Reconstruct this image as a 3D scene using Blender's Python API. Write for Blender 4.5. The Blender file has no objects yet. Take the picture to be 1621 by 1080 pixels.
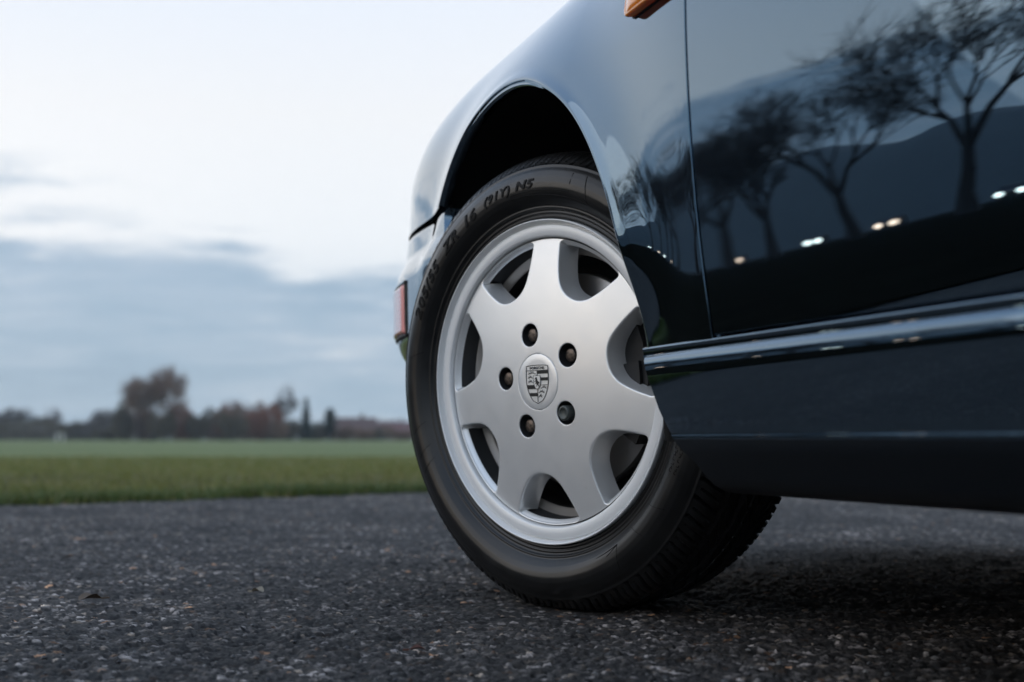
import bpy, bmesh, math, random
import numpy as np
from mathutils import Vector, Matrix
R = math.radians
rng = np.random.default_rng(7)
random.seed(7)
scene = bpy.context.scene
C = scene.collection

# ------------------------------------------------------------------ camera
# world: +Y is the car's forward direction, +X its right-hand side, origin under the front wheel
CAM = Vector((-0.669, -1.668, 0.2285)); YAW = 20.5765; PITCH = 4.2213
cam = bpy.data.cameras.new('camera'); camo = bpy.data.objects.new('camera', cam); C.objects.link(camo)
camo.location = CAM
camo.rotation_euler = (R(90 + PITCH), 0, R(-YAW))
cam.sensor_width = 36; cam.lens = 36 * 2100 / 1621
cam.clip_start = 0.02; cam.clip_end = 6000
cam.dof.use_dof = True; cam.dof.focus_distance = 1.62; cam.dof.aperture_fstop = 4.0
cam.dof.aperture_blades = 9
scene.camera = camo

# ------------------------------------------------------------------ world and sun
SUN_EL, SUN_AZ = 9.0, -75.0          # azimuth from +Y, negative = to the left
w = bpy.data.worlds.new('World'); scene.world = w; w.use_nodes = True
nt = w.node_tree; nt.nodes.clear()
def N(tree, t, **k):
    n = tree.nodes.new(t)
    for a, b in k.items():
        if a.startswith('_'): continue
        setattr(n, a, b)
    return n
def math_(tree, op, a, b=None, c=None, clamp=False):
    n = tree.nodes.new('ShaderNodeMath'); n.operation = op; n.use_clamp = clamp
    for i, v in enumerate((a, b, c)):
        if v is None: continue
        if isinstance(v, (int, float)): n.inputs[i].default_value = v
        else: tree.links.new(v, n.inputs[i])
    return n.outputs[0]
def ramp(tree, fac, stops, mode='LINEAR'):
    n = tree.nodes.new('ShaderNodeValToRGB'); cr = n.color_ramp; cr.interpolation = mode
    while len(cr.elements) < len(stops): cr.elements.new(0.5)
    for e, (p, c) in zip(cr.elements, stops):
        e.position = p; e.color = (*c, 1) if len(c) == 3 else c
    tree.links.new(fac, n.inputs[0]); return n.outputs[0]
def mixc(tree, fac, a, b, mode='MIX'):
    n = tree.nodes.new('ShaderNodeMix'); n.data_type = 'RGBA'; n.blend_type = mode
    for idx, v in ((0, fac), (6, a), (7, b)):
        if isinstance(v, (int, float)): n.inputs[idx].default_value = v
        elif isinstance(v, tuple): n.inputs[idx].default_value = (*v, 1) if len(v) == 3 else v
        else: tree.links.new(v, n.inputs[idx])
    return n.outputs[2]
def maprange(tree, v, a, b, c=0.0, d=1.0, smooth=True):
    n = tree.nodes.new('ShaderNodeMapRange'); n.interpolation_type = 'SMOOTHSTEP' if smooth else 'LINEAR'
    tree.links.new(v, n.inputs[0])
    for i, x in enumerate((a, b, c, d)): n.inputs[1 + i].default_value = x
    return n.outputs[0]
def noise(tree, vec, scale, detail=4, rough=0.55, dist=0.0):
    n = tree.nodes.new('ShaderNodeTexNoise'); tree.links.new(vec, n.inputs['Vector'])
    n.inputs['Scale'].default_value = scale; n.inputs['Detail'].default_value = detail
    n.inputs['Roughness'].default_value = rough; n.inputs['Distortion'].default_value = dist
    return n.outputs['Fac']
def build_world():
    T = nt
    tc = N(T, 'ShaderNodeTexCoord'); sep = N(T, 'ShaderNodeSeparateXYZ')
    T.links.new(tc.outputs['Generated'], sep.inputs[0])
    el = sep.outputs[2]                                    # sine of the elevation
    def stretched(sx, sz, rot=0.0):
        m = N(T, 'ShaderNodeMapping'); m.inputs['Scale'].default_value = (sx, sx, sz)
        m.inputs['Rotation'].default_value = (0, rot, 0)
        T.links.new(tc.outputs['Generated'], m.inputs[0]); return m.outputs[0]
    base = ramp(T, maprange(T, el, 0.0, 1.0, smooth=False),
                [(0.0, (.48, .60, .72)), (.06, (.80, .85, .89)), (.15, (.92, .93, .945)), (.24, (.86, .86, .87)), (.36, (.72, .78, .88)),
                 (.6, (.46, .60, .82)), (1.0, (.32, .44, .64))])
    sky = N(T, 'ShaderNodeTexSky', sky_type='NISHITA'); sky.sun_disc = False
    sky.sun_elevation = R(SUN_EL); sky.sun_rotation = R(SUN_AZ)
    skyc = mixc(T, 1.0, sky.outputs[0], (.02, .02, .02), 'MULTIPLY')
    # warm brightening of the low sky round the hidden sun
    sd = Vector((math.sin(R(-42)), math.cos(R(-42)), 0.12)).normalized()
    dot = N(T, 'ShaderNodeVectorMath', operation='DOT_PRODUCT'); T.links.new(tc.outputs['Generated'], dot.inputs[0]); dot.inputs[1].default_value = sd
    glow = maprange(T, dot.outputs['Value'], .55, 1.0)
    low = maprange(T, el, .34, .04)
    base = mixc(T, math_(T, 'MULTIPLY', glow, low), base, (1.16, 1.08, 1.02))
    # cloud bank
    n1 = noise(T, stretched(1.0, 5.0, .10), 2.2, 6, .55, .3)
    n2 = noise(T, stretched(1.0, 7.0, .05), 7.0, 6, .6, .4)
    edge = math_(T, 'ADD', el, math_(T, 'MULTIPLY', math_(T, 'SUBTRACT', n1, .5), .17))
    edge = math_(T, 'ADD', edge, math_(T, 'MULTIPLY', math_(T, 'SUBTRACT', n2, .5), .16))
    # bank lower to the right of the view
    sx_ = math_(T, 'MINIMUM', math_(T, 'MAXIMUM', sep.outputs[0], -.1), .5)
    edge = math_(T, 'ADD', edge, math_(T, 'MULTIPLY', sx_, .19))
    bank = maprange(T, edge, .198, .142)
    tex = math_(T, 'ADD', math_(T, 'MULTIPLY', n2, .58), math_(T, 'ADD', math_(T, 'MULTIPLY', n1, .27), math_(T, 'MULTIPLY', noise(T, stretched(1.0, 9.0), 16.0, 5, .6), .15)))
    bankc = ramp(T, tex, [(.33, (.20, .31, .44)), (.45, (.28, .40, .53)), (.55, (.38, .48, .60)), (.64, (.68, .72, .77))])
    hz = maprange(T, el, .07, .0)
    bankc = mixc(T, math_(T, 'MULTIPLY', hz, .55), bankc, (.36, .49, .60))
    col = mixc(T, math_(T, 'MULTIPLY', bank, .93), base, bankc)
    col = mixc(T, 1.0, col, skyc, 'ADD')
    bg = N(T, 'ShaderNodeBackground'); T.links.new(col, bg.inputs[0]); bg.inputs[1].default_value = 0.95
    out = N(T, 'ShaderNodeOutputWorld'); T.links.new(bg.outputs[0], out.inputs[0])
build_world()
sun = bpy.data.lights.new('sun', 'SUN'); so = bpy.data.objects.new('sun', sun); C.objects.link(so)
sun.energy = 0.5; sun.angle = R(70); sun.color = (1.0, .90, .80)
sdir = Vector((math.sin(R(SUN_AZ)) * math.cos(R(SUN_EL + 14)), math.cos(R(SUN_AZ)) * math.cos(R(SUN_EL + 14)), math.sin(R(SUN_EL + 14))))
so.rotation_euler = sdir.to_track_quat('Z', 'Y').to_euler(); so.location = (0, 0, 30)
scene.render.engine = 'CYCLES'
scene.view_settings.view_transform = 'Standard'; scene.view_settings.look = 'None'
scene.view_settings.exposure = 0.35; scene.view_settings.gamma = 1.0
scene.view_settings.use_curve_mapping = False
scene.render.resolution_x = 1024; scene.render.resolution_y = 682
scene.cycles.max_bounces = 8

# ------------------------------------------------------------------ helpers
def pmat(name, col=(.5, .5, .5), rough=.5, metal=0.0, **k):
    m = bpy.data.materials.new(name); m.use_nodes = True
    b = m.node_tree.nodes['Principled BSDF']
    b.inputs['Base Color'].default_value = (*col, 1); b.inputs['Roughness'].default_value = rough
    b.inputs['Metallic'].default_value = metal
    for a, v in k.items(): b.inputs[a.replace('_', ' ')].default_value = v
    return m
def bsdf(m): return m.node_tree.nodes['Principled BSDF']
def objcoord(m, which='Object'):
    tc = m.node_tree.nodes.new('ShaderNodeTexCoord'); return tc.outputs[which]
def bump(m, height, strength=.3, dist=.001):
    b = m.node_tree.nodes.new('ShaderNodeBump'); b.inputs['Strength'].default_value = strength
    b.inputs['Distance'].default_value = dist
    m.node_tree.links.new(height, b.inputs['Height']); m.node_tree.links.new(b.outputs[0], bsdf(m).inputs['Normal'])
def mesh_from(name, verts, faces, smooth=True):
    me = bpy.data.meshes.new(name)
    verts = np.asarray(verts, dtype=np.float32).reshape(-1, 3)
    if isinstance(faces, np.ndarray):
        nf, k = faces.shape
        me.vertices.add(len(verts)); me.vertices.foreach_set('co', verts.ravel())
        me.loops.add(nf * k); me.loops.foreach_set('vertex_index', faces.astype(np.int32).ravel())
        me.polygons.add(nf); me.polygons.foreach_set('loop_start', np.arange(0, nf * k, k, dtype=np.int32))
        me.update(calc_edges=True)
    else:
        me.from_pydata([tuple(map(float, v)) for v in verts], [], [tuple(map(int, f)) for f in faces]); me.update()
    if smooth: me.shade_smooth()
    return me
def link(name, me, mat=None, parent=None, **props):
    o = bpy.data.objects.new(name, me); C.objects.link(o)
    if mat is not None and me is not None and len(me.materials) == 0: me.materials.append(mat)
    if parent is not None: o.parent = parent
    for k, v in props.items(): o[k] = v
    return o
def empty(name, loc=(0, 0, 0), **props):
    o = bpy.data.objects.new(name, None); C.objects.link(o); o.location = loc; o.empty_display_size = .1
    for k, v in props.items(): o[k] = v
    return o
def grid_faces(nr, nc, wrap_c=False, flip=False):
    r = np.arange(nr - 1)[:, None]; c = np.arange(nc if wrap_c else nc - 1)[None, :]
    c2 = (c + 1) % nc
    a = r * nc + c; b = r * nc + c2; d = (r + 1) * nc + c; e = (r + 1) * nc + c2
    f = np.stack([a, b, e, d], -1).reshape(-1, 4)
    return f[:, ::-1].copy() if flip else f
def lathe(name, prof, n=180, flip=False):
    """profile of (s, r) about local z; returns mesh, z = s"""
    p = np.asarray(prof, float); t = np.linspace(0, 2 * np.pi, n, endpoint=False)
    V = np.stack([p[:, 1, None] * np.cos(t), p[:, 1, None] * np.sin(t), np.repeat(p[:, 0, None], n, 1)], -1)
    return mesh_from(name, V.reshape(-1, 3), grid_faces(len(p), n, True, flip))
def poly_prism(pts, z0, z1):
    n = len(pts); V = [(x, y, z0) for x, y in pts] + [(x, y, z1) for x, y in pts]
    F = [tuple(range(n, 2 * n)), tuple(range(n - 1, -1, -1))] + [(i, (i + 1) % n, n + (i + 1) % n, n + i) for i in range(n)]
    return V, F
def box_vf(x0, x1, y0, y1, z0, z1):
    V = [(x, y, z) for z in (z0, z1) for x, y in ((x0, y0), (x1, y0), (x1, y1), (x0, y1))]
    F = [(0, 3, 2, 1), (4, 5, 6, 7), (0, 1, 5, 4), (1, 2, 6, 5), (2, 3, 7, 6), (3, 0, 4, 7)]
    return V, F
def join_vf(lst):
    V, F = [], []
    for v, f in lst:
        o = len(V); V += list(v); F += [tuple(i + o for i in g) for g in f]
    return V, F
def sstep(x, a, b):
    t = np.clip((np.asarray(x, float) - a) / (b - a), 0, 1); return t * t * (3 - 2 * t)

# ------------------------------------------------------------------ GROUND
def ground_pt(depth, lat):
    """point on the ground at a distance along the view heading and to its right (metres)"""
    a = R(YAW); return np.array([CAM.x + depth * math.sin(a) + lat * math.cos(a), CAM.y + depth * math.cos(a) - lat * math.sin(a)])
def polar(az, d):
    return CAM.x + d * math.sin(R(az)), CAM.y + d * math.cos(R(az))

def asphalt_material(attr):
    m = pmat('asphalt', (.05, .05, .052), .74); bsdf(m).inputs['Specular IOR Level'].default_value = .38; T = m.node_tree; co = objcoord(m)
    n1 = noise(T, co, 1.6, 5, .6); n2 = noise(T, co, 260., 4, .7); n3 = noise(T, co, 14., 4, .6)
    v = T.nodes.new('ShaderNodeTexVoronoi'); v.inputs['Scale'].default_value = 130; T.links.new(co, v.inputs['Vector'])
    if attr:
        a = T.nodes.new('ShaderNodeAttribute'); a.attribute_name = 'tone'; base = a.outputs['Color']
    else:
        sp = N(T, 'ShaderNodeSeparateColor'); T.links.new(v.outputs['Color'], sp.inputs[0])
        base = ramp(T, sp.outputs[0], [(0, (.022, .023, .026)), (.6, (.045, .046, .05)), (.85, (.085, .083, .083)), (1, (.21, .20, .19))])
    c = mixc(T, 1.0, base, ramp(T, n1, [(.32, (.42, .42, .43)), (.5, (1, 1, 1)), (.68, (1.9, 1.85, 1.8))]), 'MULTIPLY')
    c = mixc(T, 1.0, c, ramp(T, n3, [(.3, (.7, .7, .72)), (.7, (1.25, 1.25, 1.22))]), 'MULTIPLY')
    c = mixc(T, 1.0, c, ramp(T, n2, [(.3, (.55, .55, .56)), (.7, (1.5, 1.48, 1.45))]), 'MULTIPLY')
    c = mixc(T, 1.0, c, (.44, .395, .35), 'MULTIPLY'); T.links.new(c, bsdf(m).inputs['Base Color'])
    h = math_(T, 'ADD', math_(T, 'MULTIPLY', n2, .6), math_(T, 'MULTIPLY', v.outputs['Distance'], -1.2 if not attr else -.2))
    bump(m, h, .8, .0022 if attr else .0045)
    return m
def worley(X, Y, cell, seed, jitter=.9):
    """jittered-grid cells: distance to the nearest stone, random number and radius of that stone"""
    gx = np.floor(X / cell).astype(np.int64); gy = np.floor(Y / cell).astype(np.int64)
    def hsh(a, b, k):
        with np.errstate(over='ignore'):
            h = (a * 374761393 + b * 668265263 + (k + seed) * 2246822519) & 0xffffffff
            h = ((h ^ (h >> 13)) * 1274126177) & 0xffffffff
            h = ((h ^ (h >> 15)) * 2246822519) & 0xffffffff
        return ((h ^ (h >> 16)) & 0xffffff) / float(0xffffff)
    best = np.full(X.shape, 9.0); idr = np.zeros(X.shape); id2 = np.zeros(X.shape)
    for dx in (-1, 0, 1):
        for dy in (-1, 0, 1):
            ax, ay = gx + dx, gy + dy
            px = (ax + .5 + (hsh(ax, ay, 1) - .5) * jitter) * cell; py = (ay + .5 + (hsh(ax, ay, 2) - .5) * jitter) * cell
            s = .6 + .8 * hsh(ax, ay, 5)
            ang = hsh(ax, ay, 6) * 3.14; ca, sa = np.cos(ang), np.sin(ang)
            u = (X - px) * ca + (Y - py) * sa; v = -(X - px) * sa + (Y - py) * ca
            d = np.hypot(u * (.75 + .0 * s), v * 1.25) / (cell * s)
            m = d < best; best = np.where(m, d, best); idr = np.where(m, hsh(ax, ay, 3), idr); id2 = np.where(m, hsh(ax, ay, 4), id2)
    return best, idr, id2
def vnoise(X, Y, cell, seed):
    gx = np.floor(X / cell); gy = np.floor(Y / cell); fx = X / cell - gx; fy = Y / cell - gy
    fx = fx * fx * (3 - 2 * fx); fy = fy * fy * (3 - 2 * fy)
    def h(a, b): return np.modf(np.abs(np.sin(a * 127.1 + b * 311.7 + seed * 74.7) * 43758.5453))[0]
    return (h(gx, gy) * (1 - fx) + h(gx + 1, gy) * fx) * (1 - fy) + (h(gx, gy + 1) * (1 - fx) + h(gx + 1, gy + 1) * fx) * fy
def road_height(X, Y):
    d1, r1, q1 = worley(X, Y, .0076, 11); d2, r2, q2 = worley(X, Y, .0036, 23)
    h1 = np.minimum(np.sqrt(np.clip(1 - (d1 / .62) ** 2, 0, 1)), .72) * (.0010 + .0040 * r1 ** 1.6)
    h2 = np.minimum(np.sqrt(np.clip(1 - (d2 / .6) ** 2, 0, 1)), .8) * (.0006 + .0018 * r2)
    big = (vnoise(X, Y, .11, 1) - .5) * .007 + (vnoise(X, Y, .035, 2) - .5) * .005 + (vnoise(X, Y, .5, 3) - .5) * .006
    pit = -sstep(vnoise(X, Y, .018, 6), .72, .95) * .003
    return h1 + h2 + big + pit - .0045, r1, q1, d1
# nearest stretch of asphalt: real relief, finer where it is closer
NR, NC = 1000, 640
dep = .80 * (8.5 / .80) ** np.linspace(0, 1, NR); ang = np.tan(np.radians(np.linspace(-28, 28, NC)))
Dp, An = np.meshgrid(dep, ang, indexing='ij'); La = Dp * An
a_ = R(YAW)
GX = CAM.x + Dp * math.sin(a_) + La * math.cos(a_); GY = CAM.y + Dp * math.cos(a_) - La * math.sin(a_)
GH, r1, q1, d1 = road_height(GX, GY)
# flatten where the tyre stands so it rests on the stones
near = np.exp(-((GX + .01) ** 2 / .15 ** 2 + GY ** 2 / .12 ** 2)); GH = GH * (1 - .5 * near) - .0012 * near
tone = np.where(q1 < .50, .022 + .022 * r1, np.where(q1 < .78, .05 + .05 * r1, np.where(q1 < .95, .13 + .16 * r1, .42 + .35 * r1)))
tone = np.where(d1 > .60, tone * .0 + .016, tone * (1.08 - .25 * d1)) * (.6 + .8 * vnoise(GX, GY, .055, 31)) * (.6 + .8 * vnoise(GX, GY, .23, 37))
warm = np.modf(q1 * 37.7)[0]
col = np.stack([tone * (1 + .13 * (warm > .8) + .55 * (warm > .975)), tone * (1.0 + .02 * (warm > .8)), tone * (1.06 - .14 * (warm > .8) - .3 * (warm > .975)), np.ones_like(tone)], -1)
me = mesh_from('asphalt', np.stack([GX, GY, GH], -1).reshape(-1, 3), grid_faces(NR, NC, flip=True))
at = me.color_attributes.new('tone', 'FLOAT_COLOR', 'POINT'); at.data.foreach_set('color', col.astype(np.float32).ravel())
link('asphalt', me, asphalt_material(True), kind='structure')
GEDGE0 = np.array([-.70, 3.27]); GEDIR = np.array([.952, .306])      # line of the lawn edge
def edge_pt(t, off=0.0):
    n = np.array([-GEDIR[1], GEDIR[0]]); wob = .035 * math.sin(t * 2.1) + .02 * math.sin(t * 5.3 + 1) + .014 * math.sin(t * 13.7) + .009 * math.sin(t * 31.)
    return GEDGE0 + GEDIR * t + n * (off + (wob if off < .01 else 0))
ts = np.linspace(-60, 120, 360)
V = [(*edge_pt(t, .3), -.011) for t in ts] + [(*(edge_pt(t, -70)), -.011) for t in ts]
link('road', mesh_from('road', V, grid_faces(2, len(ts))), asphalt_material(False), kind='structure')
# soil sheet to the horizon
def grass_mat(name, c0, c1, c2, sc=1.0):
    m = pmat(name, c0, .8); T = m.node_tree; co = objcoord(m)
    n = noise(T, co, .35 * sc, 6, .65); n2 = noise(T, co, 9 * sc, 5, .6); n3 = noise(T, co, 60., 3, .6)
    f = math_(T, 'ADD', math_(T, 'MULTIPLY', n, .5), math_(T, 'MULTIPLY', n2, .5))
    c = ramp(T, f, [(.36, c0), (.5, c1), (.64, c2)])
    c = mixc(T, 1.0, c, ramp(T, n3, [(.3, (.6, .6, .6)), (.7, (1.3, 1.3, 1.2))]), 'MULTIPLY')
    T.links.new(c, bsdf(m).inputs['Base Color']); bump(m, n3, .6, .02); return m
FIELD = grass_mat('field', (.10, .14, .032), (.13, .17, .04), (.18, .20, .055), .25)
LAWN = grass_mat('lawn', (.09, .12, .018), (.13, .155, .028), (.19, .185, .045))
s = 930
link('field', mesh_from('field', [(-s, -s, -.03), (s, -s, -.03), (s, s, -.03), (-s, s, -.03)], [(0, 1, 2, 3)]), FIELD, kind='structure')
# lawn: from the asphalt edge back to a mowing line
q = [edge_pt(t, -.01) for t in ts]
far = [ground_pt(16.2, l) for l in np.linspace(-60, 110, 360)]
V = [(p[0], p[1], -.004) for p in q] + [(p[0], p[1], -.004) for p in far]
link('lawn', mesh_from('lawn', V, grid_faces(2, 360, flip=True)), LAWN, kind='structure')
refl_dark_m = pmat('reflection_darkener', (.02, .016, .012), .95); T = refl_dark_m.node_tree; bsdf(refl_dark_m).inputs['Specular IOR Level'].default_value = 0.0
T.links.new(ramp(T, noise(T, objcoord(refl_dark_m), 1.5, 6, .7), [(.35, (.010, .010, .008)), (.65, (.022, .020, .014))]), bsdf(refl_dark_m).inputs['Base Color'])
V = [(*edge_pt(t, -.03), .002) for t in np.linspace(-50, -1.25, 60)] + [(*polar(a, 560), .002) for a in np.linspace(-104, -13, 60)]
link('reflection_dark_sheet', mesh_from('reflection_dark_sheet', V, grid_faces(2, 60, flip=True)), refl_dark_m, kind='structure')  # unseen dark sheet, added so the door mirrors darker ground
# grass blades of the lawn edge and the lawn beyond it
def blades(n, dmin, dmax, lat0, lat1, hmin, hmax, edge=False, wd=.004):
    if edge:
        t = rng.uniform(lat0, lat1, n); off = rng.exponential(.16, n) * (dmax) - .015
        e = np.array([edge_pt(tt, -.0) for tt in t]); nn = np.array([-GEDIR[1], GEDIR[0]])
        P = e + nn * off[:, None]
    else:
        uu = rng.uniform(0, 1, n); d = dmin * (dmax / dmin) ** uu; l = rng.uniform(lat0, lat1, n) * d
        P = np.array([CAM.x, CAM.y]) + d[:, None] * np.array([math.sin(a_), math.cos(a_)]) + l[:, None] * np.array([math.cos(a_), -math.sin(a_)])
        rel = P - GEDGE0; off = rel @ np.array([-GEDIR[1], GEDIR[0]]); P = P[off > .0]
    n = len(P); h = rng.uniform(hmin, hmax, n) * (.55 + .9 * vnoise(P[:, 0], P[:, 1], .35, 9)); th = rng.uniform(0, 6.28, n)
    w_ = wd * rng.uniform(.6, 1.4, n); lean = rng.normal(0, .45, (n, 2)) * h[:, None]
    a = np.stack([P[:, 0] - w_ * np.cos(th), P[:, 1] - w_ * np.sin(th), np.full(n, -.006)], -1)
    b = np.stack([P[:, 0] + w_ * np.cos(th), P[:, 1] + w_ * np.sin(th), np.full(n, -.006)], -1)
    c = np.stack([P[:, 0] + lean[:, 0], P[:, 1] + lean[:, 1], h], -1)
    V = np.stack([a, b, c], 1).reshape(-1, 3); return V
gm = pmat('grass_blade', (.09, .14, .03), .55, Sheen_Weight=.0); T = gm.node_tree
gi = N(T, 'ShaderNodeNewGeometry')
T.links.new(ramp(T, gi.outputs['Random Per Island'], [(0, (.10, .125, .020)), (.5, (.165, .185, .034)), (.82, (.23, .215, .05)), (.93, (.28, .23, .10)), (1, (.34, .26, .13))]), bsdf(gm).inputs['Base Color'])
V = blades(150000, 4.6, 17, -.52, .75, .012, .034, wd=.004)
link('grass', mesh_from('grass', V, np.arange(len(V)).reshape(-1, 3), False), gm, kind='stuff')
gm2 = gm.copy(); cr = [n for n in gm2.node_tree.nodes if n.type == 'VALTORGB'][0].color_ramp
for e, c in zip(cr.elements, [(.045, .085, .014), (.075, .12, .022), (.11, .15, .03), (.17, .16, .055), (.22, .18, .08)]): e.color = (*c, 1)
V = blades(60000, 0, 1.0, -1.2, 12, .012, .05, True)
link('grass', mesh_from('verge_grass', V, np.arange(len(V)).reshape(-1, 3), False), gm2, kind='stuff')
# loose stones on the asphalt
def loose(n, smin, smax, seed):
    rg = np.random.default_rng(seed); ico = [(0, 0, 1), (.9, 0, .3), (.28, .85, .35), (-.72, .53, .3), (-.72, -.53, .35), (.28, -.85, .3), (.72, .5, -.4), (-.28, .85, -.4), (-.9, 0, -.4), (-.28, -.85, -.4), (.72, -.53, -.4)]
    F0 = [(0, 1, 2), (0, 2, 3), (0, 3, 4), (0, 4, 5), (0, 5, 1), (1, 6, 2), (2, 7, 3), (3, 8, 4), (4, 9, 5), (5, 10, 1), (1, 10, 6), (2, 6, 7), (3, 7, 8), (4, 8, 9), (5, 9, 10)]
    V, F = [], []
    for i in range(n):
        d = 1.0 * (6 / 1.0) ** rg.uniform(); l = rg.uniform(-.55, .55) * d; x, y = ground_pt(d, l)
        s = rg.uniform(smin, smax) * rg.uniform(.5, 1); th = rg.uniform(0, 6.28); o = len(V)
        h = float(road_height(np.array([x]), np.array([y]))[0][0])
        for p in ico:
            px, py, pz = np.array(p) * (1 + rg.normal(0, .18, 3)) * (s, s * .7, s * .55)
            V.append((x + px * math.cos(th) - py * math.sin(th), y + px * math.sin(th) + py * math.cos(th), h + pz + s * .25))
        F += [tuple(k + o for k in f) for f in F0]
    return V, F
sm = pmat('loose_stone', (.12, .12, .12), .7); T = sm.node_tree; gi = N(T, 'ShaderNodeNewGeometry')
T.links.new(ramp(T, gi.outputs['Random Per Island'], [(0, (.035, .035, .04)), (.55, (.08, .08, .08)), (.8, (.2, .19, .18)), (.92, (.14, .09, .06)), (1, (.32, .30, .27))]), bsdf(sm).inputs['Base Color'])
V, F = loose(1600, .002, .006, 3)
link('loose_gravel', mesh_from('loose_gravel', V, F, False), sm, kind='stuff')
# two or three dead leaves and a twig
lm = pmat('dead_leaf', (.13, .085, .05), .6); bump(lm, noise(lm.node_tree, objcoord(lm), 200, 3), .4, .001)
lm2 = pmat('pale_leaf', (.22, .19, .14), .6)
def leaf(px, py, s, rot, label, mat, curl):
    o_ = empty('leaf', (px, py, .003), label=label, category='leaf')
    P = []; nu, nv = 9, 5
    for i in range(nu):
        u = i / (nu - 1); wd_ = math.sin(math.pi * u ** .8) * .38 + .004
        for j in range(nv):
            v = j / (nv - 1) * 2 - 1
            P.append(((u - .5) * s, v * wd_ * s * (1 + .15 * math.sin(u * 15)), (abs(v) ** 1.5 * curl * .8 + .10 * math.sin(u * 4 + v)) * s * .4 * math.sin(math.pi * u) + .004))
    o_.rotation_euler = (0, 0, rot); link('blade', mesh_from('leaf_blade', P, grid_faces(nu, nv)), mat, o_)
    link('stalk', mesh_from('leaf_stalk', *box_vf(s * .48, s * .85, -.0006, .0006, .003, .005), False), mat, o_)
x, y = ground_pt(1.86, -.585); leaf(x, y, .034, .4, 'small curled brown leaf lying on the asphalt at far left foreground', lm, .7)
x, y = ground_pt(2.60, -.86); leaf(x, y, .05, 1.4, 'dark brown flattened leaf on the asphalt nearer the lawn at left', pmat('dark_leaf', (.02, .016, .013), .6), .15)
x, y = ground_pt(1.95, -.37); leaf(x, y, .022, 2.2, 'tiny pale curled leaf on the asphalt left of the tyre', lm2, .9)
x, y = ground_pt(1.42, -.10); leaf(x, y, .018, 2.9, 'small rusty leaf scrap on the asphalt in front of the tyre', pmat('rust_leaf', (.10, .035, .02), .6), .6)

# ------------------------------------------------------------------ HILLS, TREES, HOUSES
def hill_mesh(az0, az1, d, hfun, n=160, depth=110):
    V = []
    az = np.linspace(az0, az1, n)
    for k, (dd, hh) in enumerate(((0, 0), (.35, .62), (.7, .93), (1, 1), (1.6, .3), (2.2, 0))):
        for a in az:
            x, y = polar(a, d + dd * depth); V.append((x, y, -1 + (hfun(a) * (.95 + .05 * math.sin(a * 1.1 + k)) + 1) * hh))
    return mesh_from('hill', V, grid_faces(6, n, flip=True))
hm = pmat('wooded_hill', (.035, .05, .045), .95); T = hm.node_tree
T.links.new(ramp(T, noise(T, objcoord(hm), .02, 6, .7), [(.35, (.012, .028, .03)), (.65, (.03, .048, .045))]), bsdf(hm).inputs['Base Color'])
def hf(a):
    base = 13 + 66 * float(sstep(-a, 4, 22)) + 4 * math.sin(a * .35) + .8 * math.sin(a * .9 + 1) + .5 * math.sin(a * 2.3) + .3 * math.sin(a * 7.7)
    return base * float(sstep(-a, -5.5, 0.5)) if a > -30 else base
link('hill', hill_mesh(-75, 5.0, 640, hf), hm, kind='structure')

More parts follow.
